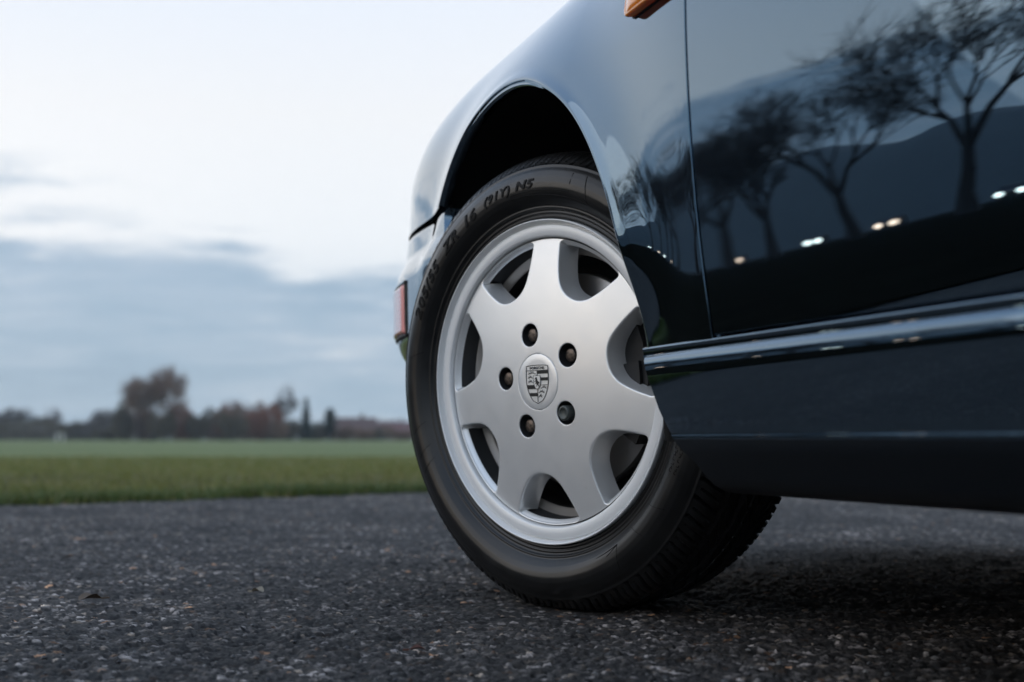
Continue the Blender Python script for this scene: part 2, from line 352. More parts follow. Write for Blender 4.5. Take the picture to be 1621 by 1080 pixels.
def tree_mesh(seed, levels=6, height=12., spread=.55, trunk_len=.22, trunk_r=.035, up=.25, nb=(3, 4), keep=.72, split=3, twig_r=.012, curve=.2, droop=0.0, tips=6):
    """bare branching tree; returns (trunk V,F), (crown V,F)"""
    rg = random.Random(seed); parts = {0: ([], []), 1: ([], [])}
    def tube(p0, p1, r0, r1, which, ns):
        V, F = parts[which]; d = (p1 - p0); L = d.length
        if L < 1e-6: return
        d.normalize(); a = d.orthogonal().normalized(); b = d.cross(a); o = len(V)
        for p, r in ((p0, r0), (p1, r1)):
            for k in range(ns):
                t = 2 * math.pi * k / ns; V.append(p + a * (r * math.cos(t)) + b * (r * math.sin(t)))
        for k in range(ns): F.append((o + k, o + (k + 1) % ns, o + ns + (k + 1) % ns, o + ns + k))
    def grow(p, d, L, r, lv):
        segs = 3 if lv < 3 else 2; pts = [p]; dd = d.copy()
        for i in range(segs):
            dd = (dd + Vector((rg.gauss(0, curve), rg.gauss(0, curve), rg.gauss(0, curve) * .6 + up * .25 * (lv > 0) - droop * (lv > 2)))).normalized()
            pts.append(pts[-1] + dd * (L / segs))
        r1 = max(r * .62, twig_r * .5); ns = 7 if lv == 0 else (5 if lv < 3 else 3)
        for i in range(segs):
            ra = r + (r1 - r) * i / segs; rb = r + (r1 - r) * (i + 1) / segs
            if lv == 0 and i == 0: ra *= 1.35
            tube(pts[i], pts[i + 1], ra, rb, 0 if lv < 2 else 1, ns)
        if lv >= levels:
            V, F = parts[1]
            for _ in range(tips):
                a = pts[-2].lerp(pts[-1], rg.uniform(0, 1)); dr = (dd + Vector((rg.gauss(0, .6), rg.gauss(0, .6), rg.gauss(.1, .5)))).normalized(); L_ = L * rg.uniform(.6, 1.5)
                sd_ = dr.cross(Vector((rg.gauss(0, 1), rg.gauss(0, 1), rg.gauss(0, 1)))).normalized() * twig_r * .55
                o = len(V); V += [a - sd_, a + sd_, a + dr * L_ + sd_ * .4, a + dr * L_ - sd_ * .4]; F.append((o, o + 1, o + 2, o + 3))
            return
        k = rg.choice(nb) if lv > 0 else rg.choice((3, 4))
        base = rg.uniform(0, 6.28)
        for j in range(k):
            side = dd.orthogonal().normalized(); side.rotate(Matrix.Rotation(base + j * 2 * math.pi / k + rg.uniform(-.5, .5), 3, dd))
            sp = spread * rg.uniform(.6, 1.25) * (1.0 if j else .45)
            nd = (dd + side * sp + Vector((0, 0, up * .5))).normalized()
            at_ = pts[-1] if (j < 2 or lv == 0) else pts[-2].lerp(pts[-1], rg.uniform(0, .8))
            grow(at_, nd, L * keep * rg.uniform(.75, 1.15) * (1.0 if j < 3 else .7) * (1.15 if lv == 0 else 1), r1 * (.8 if j else .95), lv + 1)
    grow(Vector((0, 0, -.1)), Vector((0, 0, 1)), height * trunk_len, height * trunk_r, 0)
    zmax = max(v.z for v in parts[1][0]); k = height / zmax
    return [([tuple(v * k) for v in parts[i][0]], parts[i][1]) for i in (0, 1)]
bark = pmat('bark', (.030, .026, .023), .9); twig = pmat('twigs', (.035, .028, .024), .9)
twig_b = pmat('twigs_brown', (.24, .16, .12), .9); twig_g = pmat('twigs_grey', (.16, .145, .14), .9); twig_r = pmat('twigs_rust', (.27, .13, .09), .9)
twig_o = pmat('twigs_olive', (.12, .105, .07), .9)
def make_tree(name, variant, mats, x, y, h, rot, label, cat='tree', group=None, sx=1.0):
    o_ = empty(name, (x, y, 0), label=label, category=cat)
    if group: o_['group'] = group
    o_.rotation_euler = (0, 0, rot)
    k = h / variant['h']; o_.scale = (k * sx, k * sx, k)
    link('trunk', variant['trunk'], None, o_); 
    c = link('crown', variant['crown'], None, o_)
    for sl, m in ((0, mats[1]),):
        c.material_slots[0].link = 'OBJECT'; c.material_slots[0].material = m
    return o_
def variant(seed, **k):
    (tv, tf), (cv, cf) = tree_mesh(seed, **k)
    a = mesh_from('trunk', tv, np.array(tf)) if False else mesh_from('trunk', tv, tf); b = mesh_from('crown', cv, cf)
    a.materials.append(bark); b.materials.append(twig); return {'trunk': a, 'crown': b, 'h': k.get('height', 12.)}
# the avenue the door mirrors: out of the frame to the left, ahead of the car
vs = [variant(11, levels=6, height=14, spread=.66, trunk_len=.2, trunk_r=.020, up=.2, nb=(3, 4, 4), keep=.76, twig_r=.018, tips=4, curve=.10),
      variant(12, levels=6, height=14, spread=.62, trunk_len=.22, trunk_r=.020, up=.2, nb=(3, 4, 4), keep=.76, twig_r=.018, tips=4, curve=.10),
      variant(15, levels=6, height=14, spread=.6, trunk_len=.18, trunk_r=.020, up=.16, nb=(3, 4), keep=.75, twig_r=.018, tips=4, curve=.10)]
AV = [(-39.7, 60, 17.5, 0), (-35.3, 78, 16.5, 0), (-32.0, 94, 19, 2), (-30.3, 106, 20, 0), (-28.6, 120, 21, 1), (-27.0, 136, 25, 2), (-25.5, 150, 25, 0), (-24.2, 160, 26, 1), (-46.5, 50, 19, 1), (-22.8, 175, 26, 2)]
AVL = ['second and largest mirrored tree, crown over the right of the door', 'mirrored tree with a leaning trunk at the middle of the door', 'mirrored tree with a low fork just behind the door gap', 'thin mirrored tree right beside the door gap', 'mirrored tree split by the door gap', 'mirrored tree on the fender, nearest the door gap', 'mirrored tree at the middle of the fender cluster', 'mirrored tree squeezed beside the wheel arch lip', 'nearest avenue tree, cut off by the right end of the door', 'farthest avenue tree, a smear on the arch lip']
for i, (az, d, h, k) in enumerate(AV):
    x, y = polar(az, d)
    make_tree('avenue_tree', vs[k], (bark, twig), x, y, h, i * 1.7 + (1.2 if i == 1 else 0), AVL[i], 'tree', 'bare trees mirrored in the car door')
hz_ = link('haze', mesh_from('haze', *box_vf(-960, 960, -960, 960, -2.5, 130), False), None, kind='stuff')
hzm = bpy.data.materials.new('haze'); hzm.use_nodes = True; hzm.node_tree.nodes.remove(hzm.node_tree.nodes['Principled BSDF'])
pv = hzm.node_tree.nodes.new('ShaderNodeVolumePrincipled'); pv.inputs['Color'].default_value = (.78, .87, .96, 1); pv.inputs['Density'].default_value = .0005
hzm.node_tree.links.new(pv.outputs[0], [n for n in hzm.node_tree.nodes if n.type == 'OUTPUT_MATERIAL'][0].inputs['Volume']); hz_.data.materials.append(hzm)
# shrubs: many short stems and a mass of fine twigs
def bush_mesh(seed, n=2600, w_=1.0, lumps=7, tall=1.0):
    rg = np.random.default_rng(seed); c = rg.normal(0, .33, (lumps, 3)); c[:, 2] = rg.uniform(.25, .72, lumps) * tall; rad = rg.uniform(.2, .42, lumps)
    k = rg.integers(0, lumps, n); dirs = rg.normal(0, 1, (n, 3)); dirs /= np.linalg.norm(dirs, axis=1)[:, None]
    P = c[k] + dirs * (rad[k] * rg.uniform(.2, 1, n) ** .4)[:, None]; P = P[P[:, 2] > .02]; n = len(P)
    d = P - np.array([0, 0, -.2]); d /= np.linalg.norm(d, axis=1)[:, None]; d += rg.normal(0, .35, (n, 3))
    L = rg.uniform(.04, .13, n)[:, None]; s_ = np.cross(d, rg.normal(0, 1, (n, 3))); s_ /= np.linalg.norm(s_, axis=1)[:, None]; s_ *= .010
    V = np.stack([P - d * L * .5 - s_, P - d * L * .5 + s_, P + d * L * .5], 1)
    V[:, :, :2] *= w_
    V = V.reshape(-1, 3); return mesh_from('crown', V, np.arange(len(V)).reshape(-1, 3), False)
def stem_mesh(seed):
    rg = random.Random(seed); L = []
    for i in range(7):
        a = rg.uniform(0, 6.28); r_ = rg.uniform(.1, .35); V = []
        for z, rr in ((-.02, .018), (.5, .006)):
            for k in range(4):
                t = k * math.pi / 2; V.append((math.cos(a) * r_ * (z + .1) * 1.6 + rr * math.cos(t), math.sin(a) * r_ * (z + .1) * 1.6 + rr * math.sin(t), z))
        L.append((V, [(k, (k + 1) % 4, 4 + (k + 1) % 4, 4 + k) for k in range(4)]))
    me = mesh_from('stems', *join_vf(L)); me.materials.append(bark); return me
bushes = []
for i in range(4):
    b = bush_mesh(40 + i, 9000, lumps=10); b.materials.append(twig_b); bushes.append((b, stem_mesh(i)))
def shrub(px_az, d, h, wd, mat, label, k, group=None, name='shrub'):
    x, y = polar(px_az, d); o_ = empty(name, (x, y, 0), label=label, category='shrub'); o_.scale = (wd, wd, h); o_.rotation_euler = (0, 0, k * 1.3)
    link('stems', bushes[k % 4][1], None, o_); c = link('crown', bushes[k % 4][0], None, o_)
    c.material_slots[0].link = 'OBJECT'; c.material_slots[0].material = mat
    if group: o_['group'] = group
def az_of(x): return YAW + math.degrees(math.atan((x - 810.5) / 2100.))
def hgt(y, d): return (695 - y) / 2100. * d
vb = variant(21, levels=6, height=12, spread=.72, trunk_len=.15, trunk_r=.022, up=.12, nb=(3, 4, 4), keep=.80, twig_r=.04)
vc = variant(22, levels=5, height=9, spread=.6, trunk_len=.2, trunk_r=.02, up=.2, nb=(4, 4), keep=.78, twig_r=.04, tips=10)
vd = variant(23, levels=6, height=9, spread=.75, trunk_len=.16, trunk_r=.022, up=.2, nb=(3, 4), keep=.74, twig_r=.03)
def btree(px, ytop, d, v, mat, label, rot=0.0, sx=1.0):
    x, y = polar(az_of(px), d); make_tree('bare_tree', v, (bark, mat), x, y, hgt(ytop, d), rot, label, 'tree', None, sx)
btree(243, 573, 190, vb, twig_b, 'tall bare brown tree with wide crown, tallest on the skyline', .4, .85)
btree(222, 590, 192, vc, twig_b, 'slender bare tree pressed against the left side of the tallest tree', 2.4, .85)
btree(434, 602, 230, vd, twig_g, 'thin pale bare tree rising behind the rust coloured shrubs', 1.0, .8)
btree(26, 642, 260, vc, twig_g, 'low grey bare tree at the far left edge of the skyline', .9, 1.5)
btree(4, 650, 262, vd, twig_g, 'small grey bare tree cut by the left frame edge', 3.9, 1.3)
btree(77, 641, 265, vd, twig_g, 'grey rounded bare tree beside the distant blue hill', 2.0, 1.1)
btree(372, 628, 200, vc, twig_b, 'narrow brown bare tree between two rust coloured shrubs', 2.9, 1.0)
SH = [(140, 660, 58, 240, twig_g, 'grey brown shrub left of the tallest tree'), (165, 652, 46, 236, twig_g, 'taller grey shrub touching the left of the tall tree thicket'),
      (196, 636, 42, 196, twig_o, 'dark olive shrub at the left foot of the tallest tree'), (232, 634, 60, 198, twig_b, 'broad brown shrub under the tallest tree'),
      (262, 644, 44, 188, twig_o, 'dark shrub at the right foot of the tallest tree'), (285, 640, 42, 194, twig_r, 'rusty shrub right of the tallest tree'),
      (314, 648, 36, 190, twig_o, 'dark low shrub between two rusty shrubs'), (336, 642, 30, 198, twig_b, 'brown shrub left of the narrow brown tree'),
      (358, 632, 38, 192, twig_r, 'tall rust red shrub in the middle of the hedge'), (366, 652, 40, 186, twig_o, 'dark green shrub in front of the rust red one'),
      (392, 640, 40, 196, twig_b, 'brown shrub right of the narrow brown tree'), (412, 631, 52, 190, twig_r, 'widest rust brown shrub before the thin pale tree'),
      (438, 656, 40, 188, twig_b, 'low brown shrub under the thin pale tree'), (462, 664, 34, 196, twig_o, 'low dark shrub just left of the conifer'),
      (505, 668, 40, 200, twig_o, 'low dark shrub between conifer and round tree'), (545, 668, 40, 205, twig_b, 'brown shrub left of the farmhouse'),
      (574, 672, 36, 176, twig_b, 'low brown shrub in front of the farmhouse wall'), (604, 674, 40, 205, twig_o, 'olive shrub between the two houses'), (636, 676, 44, 180, twig_b, 'low brown shrub beside the tyre on the skyline'),
      (668, 672, 44, 200, twig_b, 'shrub hidden behind the bumper corner'), (180, 672, 60, 210, twig_o, 'low dark hedge shrub before the tall tree thicket'), (300, 672, 60, 210, twig_o, 'low dark hedge shrub under the rusty shrubs'),
      (420, 674, 70, 206, twig_o, 'low dark hedge shrub below the widest rust shrub'), (240, 672, 60, 206, twig_o, 'low dark hedge shrub before the tallest tree trunk'), (352, 674, 60, 206, twig_o, 'low dark hedge shrub mid thicket'),
      (110, 676, 60, 262, twig_g, 'low grey shrub beside the white shed'), (50, 676, 90, 280, twig_g, 'long low grey shrub far left'), (8, 672, 60, 270, twig_g, 'low grey shrub at the left frame edge')]
for i, (px, yt, wpx, d, m, lab) in enumerate(SH):
    shrub(az_of(px), d, hgt(yt, d) / .95, wpx / 2100. * d / 1.35, m, lab, i)
# a far hedgerow closing the gaps under the shrubs
rg_ = np.random.default_rng(77); n_ = 26000; az_ = rg_.uniform(-12, 24, n_); d_ = rg_.uniform(236, 244, n_)
h_ = (1.7 + 1.6 * vnoise(az_, az_ * 0 + .5, 1.1, 3) + .9 * vnoise(az_, az_ * 0 + .5, .31, 5)) * rg_.uniform(0, 1, n_) ** .8
P_ = np.stack([CAM.x + d_ * np.sin(np.radians(az_)), CAM.y + d_ * np.cos(np.radians(az_)), h_], -1)
dd_ = np.array([0, 0, 1]) + rg_.normal(0, .5, (n_, 3)); sd_ = np.cross(dd_, rg_.normal(0, 1, (n_, 3))); sd_ *= .07 / np.linalg.norm(sd_, axis=1)[:, None]
Vh = np.stack([P_ - dd_ * .35 - sd_, P_ - dd_ * .35 + sd_, P_ + dd_ * .35], 1).reshape(-1, 3)
link('far_hedgerow', mesh_from('far_hedgerow', Vh, np.arange(len(Vh)).reshape(-1, 3), False), twig_o, kind='stuff')
# conifers: whorls of drooping boughs
con_m = pmat('conifer', (.018, .04, .026), .9)
def conifer(px, ytop, wpx, d, label, roundish=False):
    x, y = polar(az_of(px), d); h = hgt(ytop, d); wr = wpx / 2100. * d / 2
    o_ = empty('conifer' if not roundish else 'evergreen_tree', (x, y, 0), label=label, category='tree')
    V = [(.12 * math.cos(t), .12 * math.sin(t), -.05) for t in np.linspace(0, 6.28, 7)[:-1]] + [(.03 * math.cos(t), .03 * math.sin(t), h * .96) for t in np.linspace(0, 6.28, 7)[:-1]]
    link('trunk', mesh_from('trunk', V, [(k, (k + 1) % 6, 6 + (k + 1) % 6, 6 + k) for k in range(6)]), bark, o_)
    rg = np.random.default_rng(int(px)); n = 2600; z = rg.uniform(.06, 1, n)
    prof_ = (np.sqrt(np.clip(1 - ((z - .6) / .42) ** 2, 0.01, 1)) if roundish else (1 - z) ** .85) * (.75 + .3 * np.sin(z * 46 + rg.normal(0, .3, n)))
    a = rg.uniform(0, 6.28, n); r_ = wr * prof_ * rg.uniform(.35, 1.05, n); P = np.stack([r_ * np.cos(a), r_ * np.sin(a), z * h - r_ * .25], -1)
    dd = np.stack([np.cos(a), np.sin(a), -.3 + 0 * a], -1) + rg.normal(0, .3, (n, 3)); L = .22 * wr + .1
    sd_ = np.cross(dd, rg.normal(0, 1, (n, 3))); sd_ *= (.10 * wr + .03) / np.linalg.norm(sd_, axis=1)[:, None]
    V = np.stack([P - dd * L * .5 - sd_, P - dd * L * .5 + sd_, P + dd * L * .5], 1).reshape(-1, 3)
    link('crown', mesh_from('crown', V, np.arange(len(V)).reshape(-1, 3), False), con_m, o_)
conifer(485, 631, 32, 196, 'pointed dark green conifer standing right of the shrubs')
conifer(523, 645, 24, 198, 'dark rounded evergreen between the conifer and the farmhouse', True)
# farmhouses
tile = pmat('roof_tile', (.14, .05, .035), .8); T = tile.node_tree
T.links.new(ramp(T, noise(T, objcoord(tile), 3, 4), [(.3, (.075, .046, .04)), (.7, (.12, .066, .055))]), bsdf(tile).inputs['Base Color'])
stuc = pmat('old_plaster', (.22, .19, .17), .9); glass = pmat('window_glass', (.02, .025, .03), .1); white = pmat('white_paint', (.75, .74, .70), .6)
brown = pmat('dark_wood', (.06, .045, .035), .8)
def house(px, yridge, yeave, wpx, d, label, roofm, wallm, dep=7.0):
    x, y = polar(az_of(px), d); W_ = wpx / 2100. * d; he, hr = hgt(yeave, d), hgt(yridge, d)
    o_ = empty('farmhouse', (x, y, 0), label=label, category='house'); o_.rotation_euler = (0, 0, R(-az_of(px)))
    V, F = box_vf(-W_ / 2, W_ / 2, 0, dep, -.1, he)
    V += [(-W_ / 2, dep / 2, hr - .12), (W_ / 2, dep / 2, hr - .12)]; F += [(4, 7, 8), (5, 9, 6)]
    link('wall', mesh_from('wall', V, F, False), wallm, o_)
    ov = .45; sl = (hr - he) / (dep / 2); V, F = [], []
    for sgn in (-1, 1):
        y0 = dep / 2 + sgn * (dep / 2 + ov); z0 = he - sl * ov; o2 = len(V)
        for dz in (0, .15):
            V += [(-W_ / 2 - ov, y0, z0 + dz), (W_ / 2 + ov, y0, z0 + dz), (W_ / 2 + ov, dep / 2, hr + dz), (-W_ / 2 - ov, dep / 2, hr + dz)]
        F += [tuple(o2 + i for i in f) for f in [(0, 1, 2, 3), (4, 7, 6, 5), (0, 4, 5, 1), (1, 5, 6, 2), (3, 2, 6, 7), (0, 3, 7, 4)]]
    r_ = link('roof', mesh_from('roof', V, F, False), roofm, o_)
    V, F = box_vf(W_ * .18, W_ * .18 + .6, dep / 2 - .3, dep / 2 + .3, hr - .4, hr + .75)
    link('chimney', mesh_from('chimney', V, F, False), wallm, r_)
    nwin = max(2, int(W_ / 2.6))
    for i in range(nwin):
        cx_ = -W_ / 2 + (i + .5) * W_ / nwin
        f_ = link('window', mesh_from('window', *box_vf(cx_ - .5, cx_ + .5, -.05, .05, he * .35, he * .78), False), white, o_)
        link('pane', mesh_from('pane', *box_vf(cx_ - .42, cx_ + .42, -.07, -.055, he * .38, he * .75), False), glass, f_)
house(558, 660, 678, 70, 205, 'low farmhouse with a reddish brown hipped roof beyond the field', tile, stuc, 9)
house(622, 667, 680, 60, 225, 'farther house with a red roof partly hidden by the front tyre', pmat('red_roof', (.13, .058, .055), .8), stuc, 8)
def shed(px, d):
    x, y = polar(az_of(px), d); o_ = empty('shed', (x, y, 0), label='tiny white shed standing at the edge of the far field', category='shed')
    o_.rotation_euler = (0, 0, R(-az_of(px)))
    link('wall', mesh_from('wall', *box_vf(-.6, .6, 0, 1.2, -.05, 1.1), False), white, o_)
    link('roof', mesh_from('roof', *poly_prism([(-.75, -.1), (.75, -.1), (.75, 1.3), (-.75, 1.3)], 1.1, 1.2), False), brown, o_)
    link('door', mesh_from('door', *box_vf(-.25, .25, -.04, -.005, 0, .9), False), brown, o_)
shed(97, 210)
# cars far along the road with their headlights on: only their lamps show, mirrored in the door
lampw = pmat('headlamp', (1, .95, .85), .3, Emission_Strength=0.0)
def emit(name, c, s):
    m = pmat(name, c, .4); bsdf(m).inputs['Emission Color'].default_value = (*c, 1); bsdf(m).inputs['Emission Strength'].default_value = s; return m
warmL = emit('warm_headlight', (1, .62, .40), 9); whiteL = emit('white_headlight', (1, .93, .75), 9); carb = pmat('far_car_paint', (.03, .03, .035), .3)
rub = pmat('far_tyre', (.02, .02, .02), .8)
def far_car(az, d, m, label, sz=.16, sp=1.35):
    x, y = polar(az, d); o_ = empty('distant_car', (x, y, 0), label=label, category='car', group='cars with headlights on, mirrored in the door')
    o_.rotation_euler = (0, 0, R(-az) + .25)
    prof_ = [(0, .35), (0, .75), (.9, .92), (1.5, 1.38), (3.0, 1.42), (3.9, 1.0), (4.2, .9), (4.2, .35)]
    V = [(-.85, a, b) for a, b in prof_] + [(.85, a, b) for a, b in prof_]; n = len(prof_)
    F = [tuple(range(n)), tuple(range(2 * n - 1, n - 1, -1))] + [(i, n + i, n + (i + 1) % n, (i + 1) % n) for i in range(n)]
    link('body', mesh_from('body', V, F, False), carb, o_)
    for s_ in (-1, 1):
        t = np.linspace(0, 2 * np.pi, 13)[:-1]
        link('headlight', mesh_from('headlight', *(lambda v, f: ([(p[0], p[2], p[1]) for p in v], f))(*poly_prism([(s_ * sp / 2 + sz * math.cos(k), .68 + sz * .8 * math.sin(k)) for k in t], -.06, -.003)), False), m, o_)
        for yy in (.8, 3.4):
            v, f = poly_prism([(yy + .31 * math.cos(k), .31 + .31 * math.sin(k)) for k in t], s_ * .86 - .09, s_ * .86 + .09)
            link('wheel', mesh_from('wheel', [(p[2], p[0], p[1]) for p in v], f, False), rub, o_)
far_car(-41.7, 85, whiteL, 'approaching car with pale headlights, farthest left of the avenue', .26)
far_car(-36.9, 120, warmL, 'oncoming car whose two orange headlights are well apart', .36, 1.4)
far_car(-33.9, 140, whiteL, 'oncoming car with bright white lamps between the avenue trees', .4, 1.1)
far_car(-30.6, 170, warmL, 'far car with warm lamps near the avenue end', .42, 1.3)
far_car(-27.0, 200, warmL, 'small far car with warm lamps behind the last avenue trees', .4)
# ------------------------------------------------------------------ THE CAR: body surfaces
# side surface X(u, z): u = forward from the front wheel, z = height; smaller X is farther outboard
XC = .776                                                   # centre line of the car
_z = np.linspace(.10, 1.0, 181)
_e = np.interp(_z, [.10, .33, .40, .555, .66, .75, .9], [11, 8.6, 7.2, 3.2, 0.3, -5, -12])
_X = -np.concatenate([[0], np.cumsum(np.tan(np.radians((_e[1:] + _e[:-1]) / 2)) * np.diff(_z))])
_X = _X - np.interp(.66, _z, _X) - .055
def door_prof(z): return np.interp(z, _z, _X)
ARCH = None
def arch_r(th): return np.interp(th, ARCH[:, 0], ARCH[:, 1])
AC = (0.0, .306)
def lip_dist(u, z):
    th = np.arctan2(z - AC[1], u - AC[0]); th = np.where(th < -1.6, th + 2 * np.pi, th)
    return np.hypot(u - AC[0], z - AC[1]) - arch_r(th)
def base_x(u, z):
    return door_prof(z) + .014 * sstep(u, -.52, -.22)
def flare(u, z):
    d = np.clip(lip_dist(u, z), 0, 1); f = .0045 * np.exp(-(d / .011) ** 2.2) + .019 * np.exp(-(d / .058) ** 1.7)
    f = f * (.25 + .75 * sstep(z, .33, .46))
    rnd = .004 * np.clip(1 - d / .006, 0, 1) ** 2
    return -f + rnd
U0 = .12; NP = 4.2; WH = .82
def uf_of(z): return np.interp(z, [.1, .56, .60, .66, .74, .80, .86], [.93, .93, .90, .88, .83, .76, .66])
def plan(phi, z):
    """front corner in plan: superellipse; returns forward position and inboard offset"""
    t = np.sin(phi) ** (2 / NP); c = np.cos(phi) ** (2 / NP)
    return U0 + (uf_of(z) - U0) * t, WH * (1 - c)
def ztop(u): return np.interp(u, [-.6, -.3, 0, .3, .5, .65, .8, .95], [.905, .868, .848, .835, .822, .79, .715, .62])
ZS = .66; AIN = .135
def surf(u, z, extra=0.0):
    """side surface point for u<=U0 or phi form beyond, z<=ZS"""
    u = np.asarray(u, float); z = np.asarray(z, float)
    t = np.clip((u - U0) / (uf_of(z) - U0), 0, 1)
    tap = WH * (1 - (1 - t ** NP) ** (1 / NP))
    return base_x(u, z) + tap + flare(u, z) + extra
def crown(u, th):
    """upper arc, th 0 at the side, pi/2 at the crown; works on u via plan taper"""
    z = ZS + (ztop(u) - ZS) * np.sin(th); ins = AIN * (1 - np.cos(th))
    t = np.clip((u - U0) / (uf_of(z) - U0), 0, 1); tap = WH * (1 - (1 - t ** NP) ** (1 / NP))
    fl = flare(u, ZS + (ztop(u) - ZS) * th * .9) * np.cos(th)
    return base_x(u, ZS + 0 * th) + ins + tap + fl, z
_t = np.linspace(-1.7, 4.8, 200)
ARCH = np.stack([_t, np.interp(_t, [.3, .75, 1.0, 1.3, 1.6, 1.9, 2.2, 2.5, 2.7, 2.85, 3.0, 3.15], [.388, .388, .391, .3925, .392, .3915, .3925, .3925, .390, .384, .375, .3655])], -1)
ARCH[:, 1] = np.convolve(np.pad(ARCH[:, 1], 5, 'edge'), np.ones(11) / 11, 'valid')

# paint
paint = pmat('dark_blue_paint', (.110, .172, .232), .010, 0.0)
T = paint.node_tree; b_ = bsdf(paint)
b_.inputs['IOR'].default_value = 1.5; b_.inputs['Coat Weight'].default_value = .6; b_.inputs['Coat Roughness'].default_value = .012
b_.inputs['Coat IOR'].default_value = 1.5; b_.inputs['Metallic'].default_value = 1.0; b_.inputs['Specular IOR Level'].default_value = .2
nb_ = N(T, 'ShaderNodeBump'); nb_.inputs['Strength'].default_value = .025; nb_.inputs['Distance'].default_value = .002
T.links.new(noise(T, objcoord(paint), 9.0, 2, .5), nb_.inputs['Height']); T.links.new(nb_.outputs[0], b_.inputs['Coat Normal']); T.links.new(nb_.outputs[0], b_.inputs['Normal'])
blackp = pmat('black_plastic', (.008, .008, .009), .7); under = pmat('underseal', (.010, .010, .010), .9); rubber_s = pmat('rubber_seal', (.006, .006, .007), .55)

car = empty('sports_car', (0, 0, 0), label='dark blue coupe seen low at its front left wheel, parked on asphalt', category='car')
BV = .17
def M(u, v):
    """surface point for the parameter pair: v is the height up to ZS, arc length above it"""
    u = np.asarray(u, float); v = np.asarray(v, float)
    th = np.clip((v - ZS) / BV, 0, math.pi / 2)
    Xc, zc = crown(u, th)
    lo = v <= ZS
    X = np.where(lo, surf(u, np.minimum(v, ZS)), Xc); z = np.where(lo, v, zc)
    return np.stack([X, u, z], -1)
VMAX = ZS + BV * math.pi / 2
# front fender: rays from the arch lip out to the panel's own outline
UG = -.5185; UO = .60; VB = .3225; VF = .588
def arch_uv(th):
    r = arch_r(th); u = AC[0] + r * np.cos(th); z = AC[1] + r * np.sin(th)
    s = np.clip((z - ZS) / (ztop(u) - ZS), 0, 1); v = np.where(z > ZS, ZS + BV * np.arcsin(s), z)
    return u, v
th_end = 3.10
for _ in range(30): th_end = math.pi - math.asin((VB - AC[1]) / float(arch_r(th_end)))
th_0 = .8
for _ in range(60): th_0 = math.asin(min(.99, (VF - AC[1]) / float(arch_r(th_0))))
def outer_pt(f):
    """outline of the panel, f 0 at front bottom to 1 at rear bottom"""
    Ls = [VMAX - VF, UO - UG, VMAX - VB]; s = f * sum(Ls)
    if s <= Ls[0]: return UO, VF + s
    s -= Ls[0]
    if s <= Ls[1]: return UO - s, VMAX
    return UG, VMAX - (s - Ls[1])
nth = 420
# angle-matched fractions
Lt = (VMAX - VF) + (UO - UG) + (VMAX - VB)
fr = np.linspace(0, 1, nth); fr = np.sort(np.concatenate([fr, [(VMAX - VF) / Lt, ((VMAX - VF) + (UO - UG)) / Lt]]))
B = np.array([outer_pt(f) for f in fr]); ang = np.arctan2(B[:, 1] - AC[1], B[:, 0] - AC[0])
A0 = ang[0]; A1 = ang[-1]
thA = th_0 + (ang - A0) / (A1 - A0) * (th_end - th_0)
au, av = arch_uv(thA)
sk = np.concatenate([[0, .0012, .0028, .005, .008, .012], np.linspace(.018, .12, 26), np.linspace(.14, 1.0, 30)])
rows = []
dist_ = np.hypot(B[:, 0] - au, B[:, 1] - av)
for s_ in sk:
    f = np.clip(s_ / dist_ if s_ < .12 else (.12 / dist_) + (s_ - .12) / .88 * (1 - .12 / dist_), 0, 1)
    rows.append(M(au + (B[:, 0] - au) * f, av + (B[:, 1] - av) * f))
G = np.array(rows)                                           # rows from lip outwards
# lip rolled under: towards the axle and inboard
P0 = G[0]; cdir = np.stack([np.zeros(len(fr)), AC[0] - P0[:, 1], AC[1] - P0[:, 2]], -1); cdir /= np.linalg.norm(cdir, axis=1)[:, None]
ex = np.array([1., 0, 0])
under_rows = [P0 + cdir * .002 + ex * .0012, P0 + cdir * .0032 + ex * .0035, P0 + cdir * .0036 + ex * .008, P0 + cdir * .0032 + ex * .012]
GG = np.concatenate([np.array(under_rows[::-1]), G])
fend = mesh_from('fender', GG.reshape(-1, 3), grid_faces(len(GG), len(fr), flip=False))
# nose part of the fender beyond UO
q = 1 - (1 - np.linspace(0, 1, 60)) ** 2.2; vv = np.concatenate([np.linspace(VF, ZS, 12), np.linspace(ZS, VMAX, 34)[1:]])
def nose_grid(vv, q, ustart):
    out = []
    for v in vv:
        z = v if v <= ZS else ZS + .13 * math.sin((v - ZS) / BV)
        for _ in range(3):
            uf = float(uf_of(z)); 
            if v > ZS: z = ZS + (float(ztop(ustart + (uf - ustart) * .6)) - ZS) * math.sin(min(1.5708, (v - ZS) / BV))
        out.append(M(ustart + (uf - .002 - ustart) * q, np.full(len(q), v)))
    return np.array(out)
G2 = nose_grid(vv, q, UO)
V1 = GG.reshape(-1, 3); F1 = grid_faces(len(GG), len(fr)); V2 = G2.reshape(-1, 3); F2 = grid_faces(len(vv), len(q), flip=True) + len(V1)
def fold(line, dirs):
    """strip from an edge line folded inward"""
    return np.array([line, line + np.asarray(dirs[0]), line + np.asarray(dirs[1])])
V3 = fold(G[:, -1] if False else M(np.full(60, UG), np.linspace(VB, VMAX, 60)), ([.0012, -.0006, 0], [.022, -.0008, 0]))
F3 = grid_faces(3, 60) + len(V1) + len(V2)
fb = M(np.linspace(UG, -.366, 30), np.full(30, VB)); V4 = fold(fb, ([.001, 0, -.0006], [.012, 0, -.0008])); F4 = grid_faces(3, 30) + len(V1) + len(V2) + V3.shape[0] * 60
fender = link('fender', mesh_from('fender', np.vstack([V1, V2, V3.reshape(-1, 3), V4.reshape(-1, 3)]), np.vstack([F1, F2, F3, F4])), paint, car)
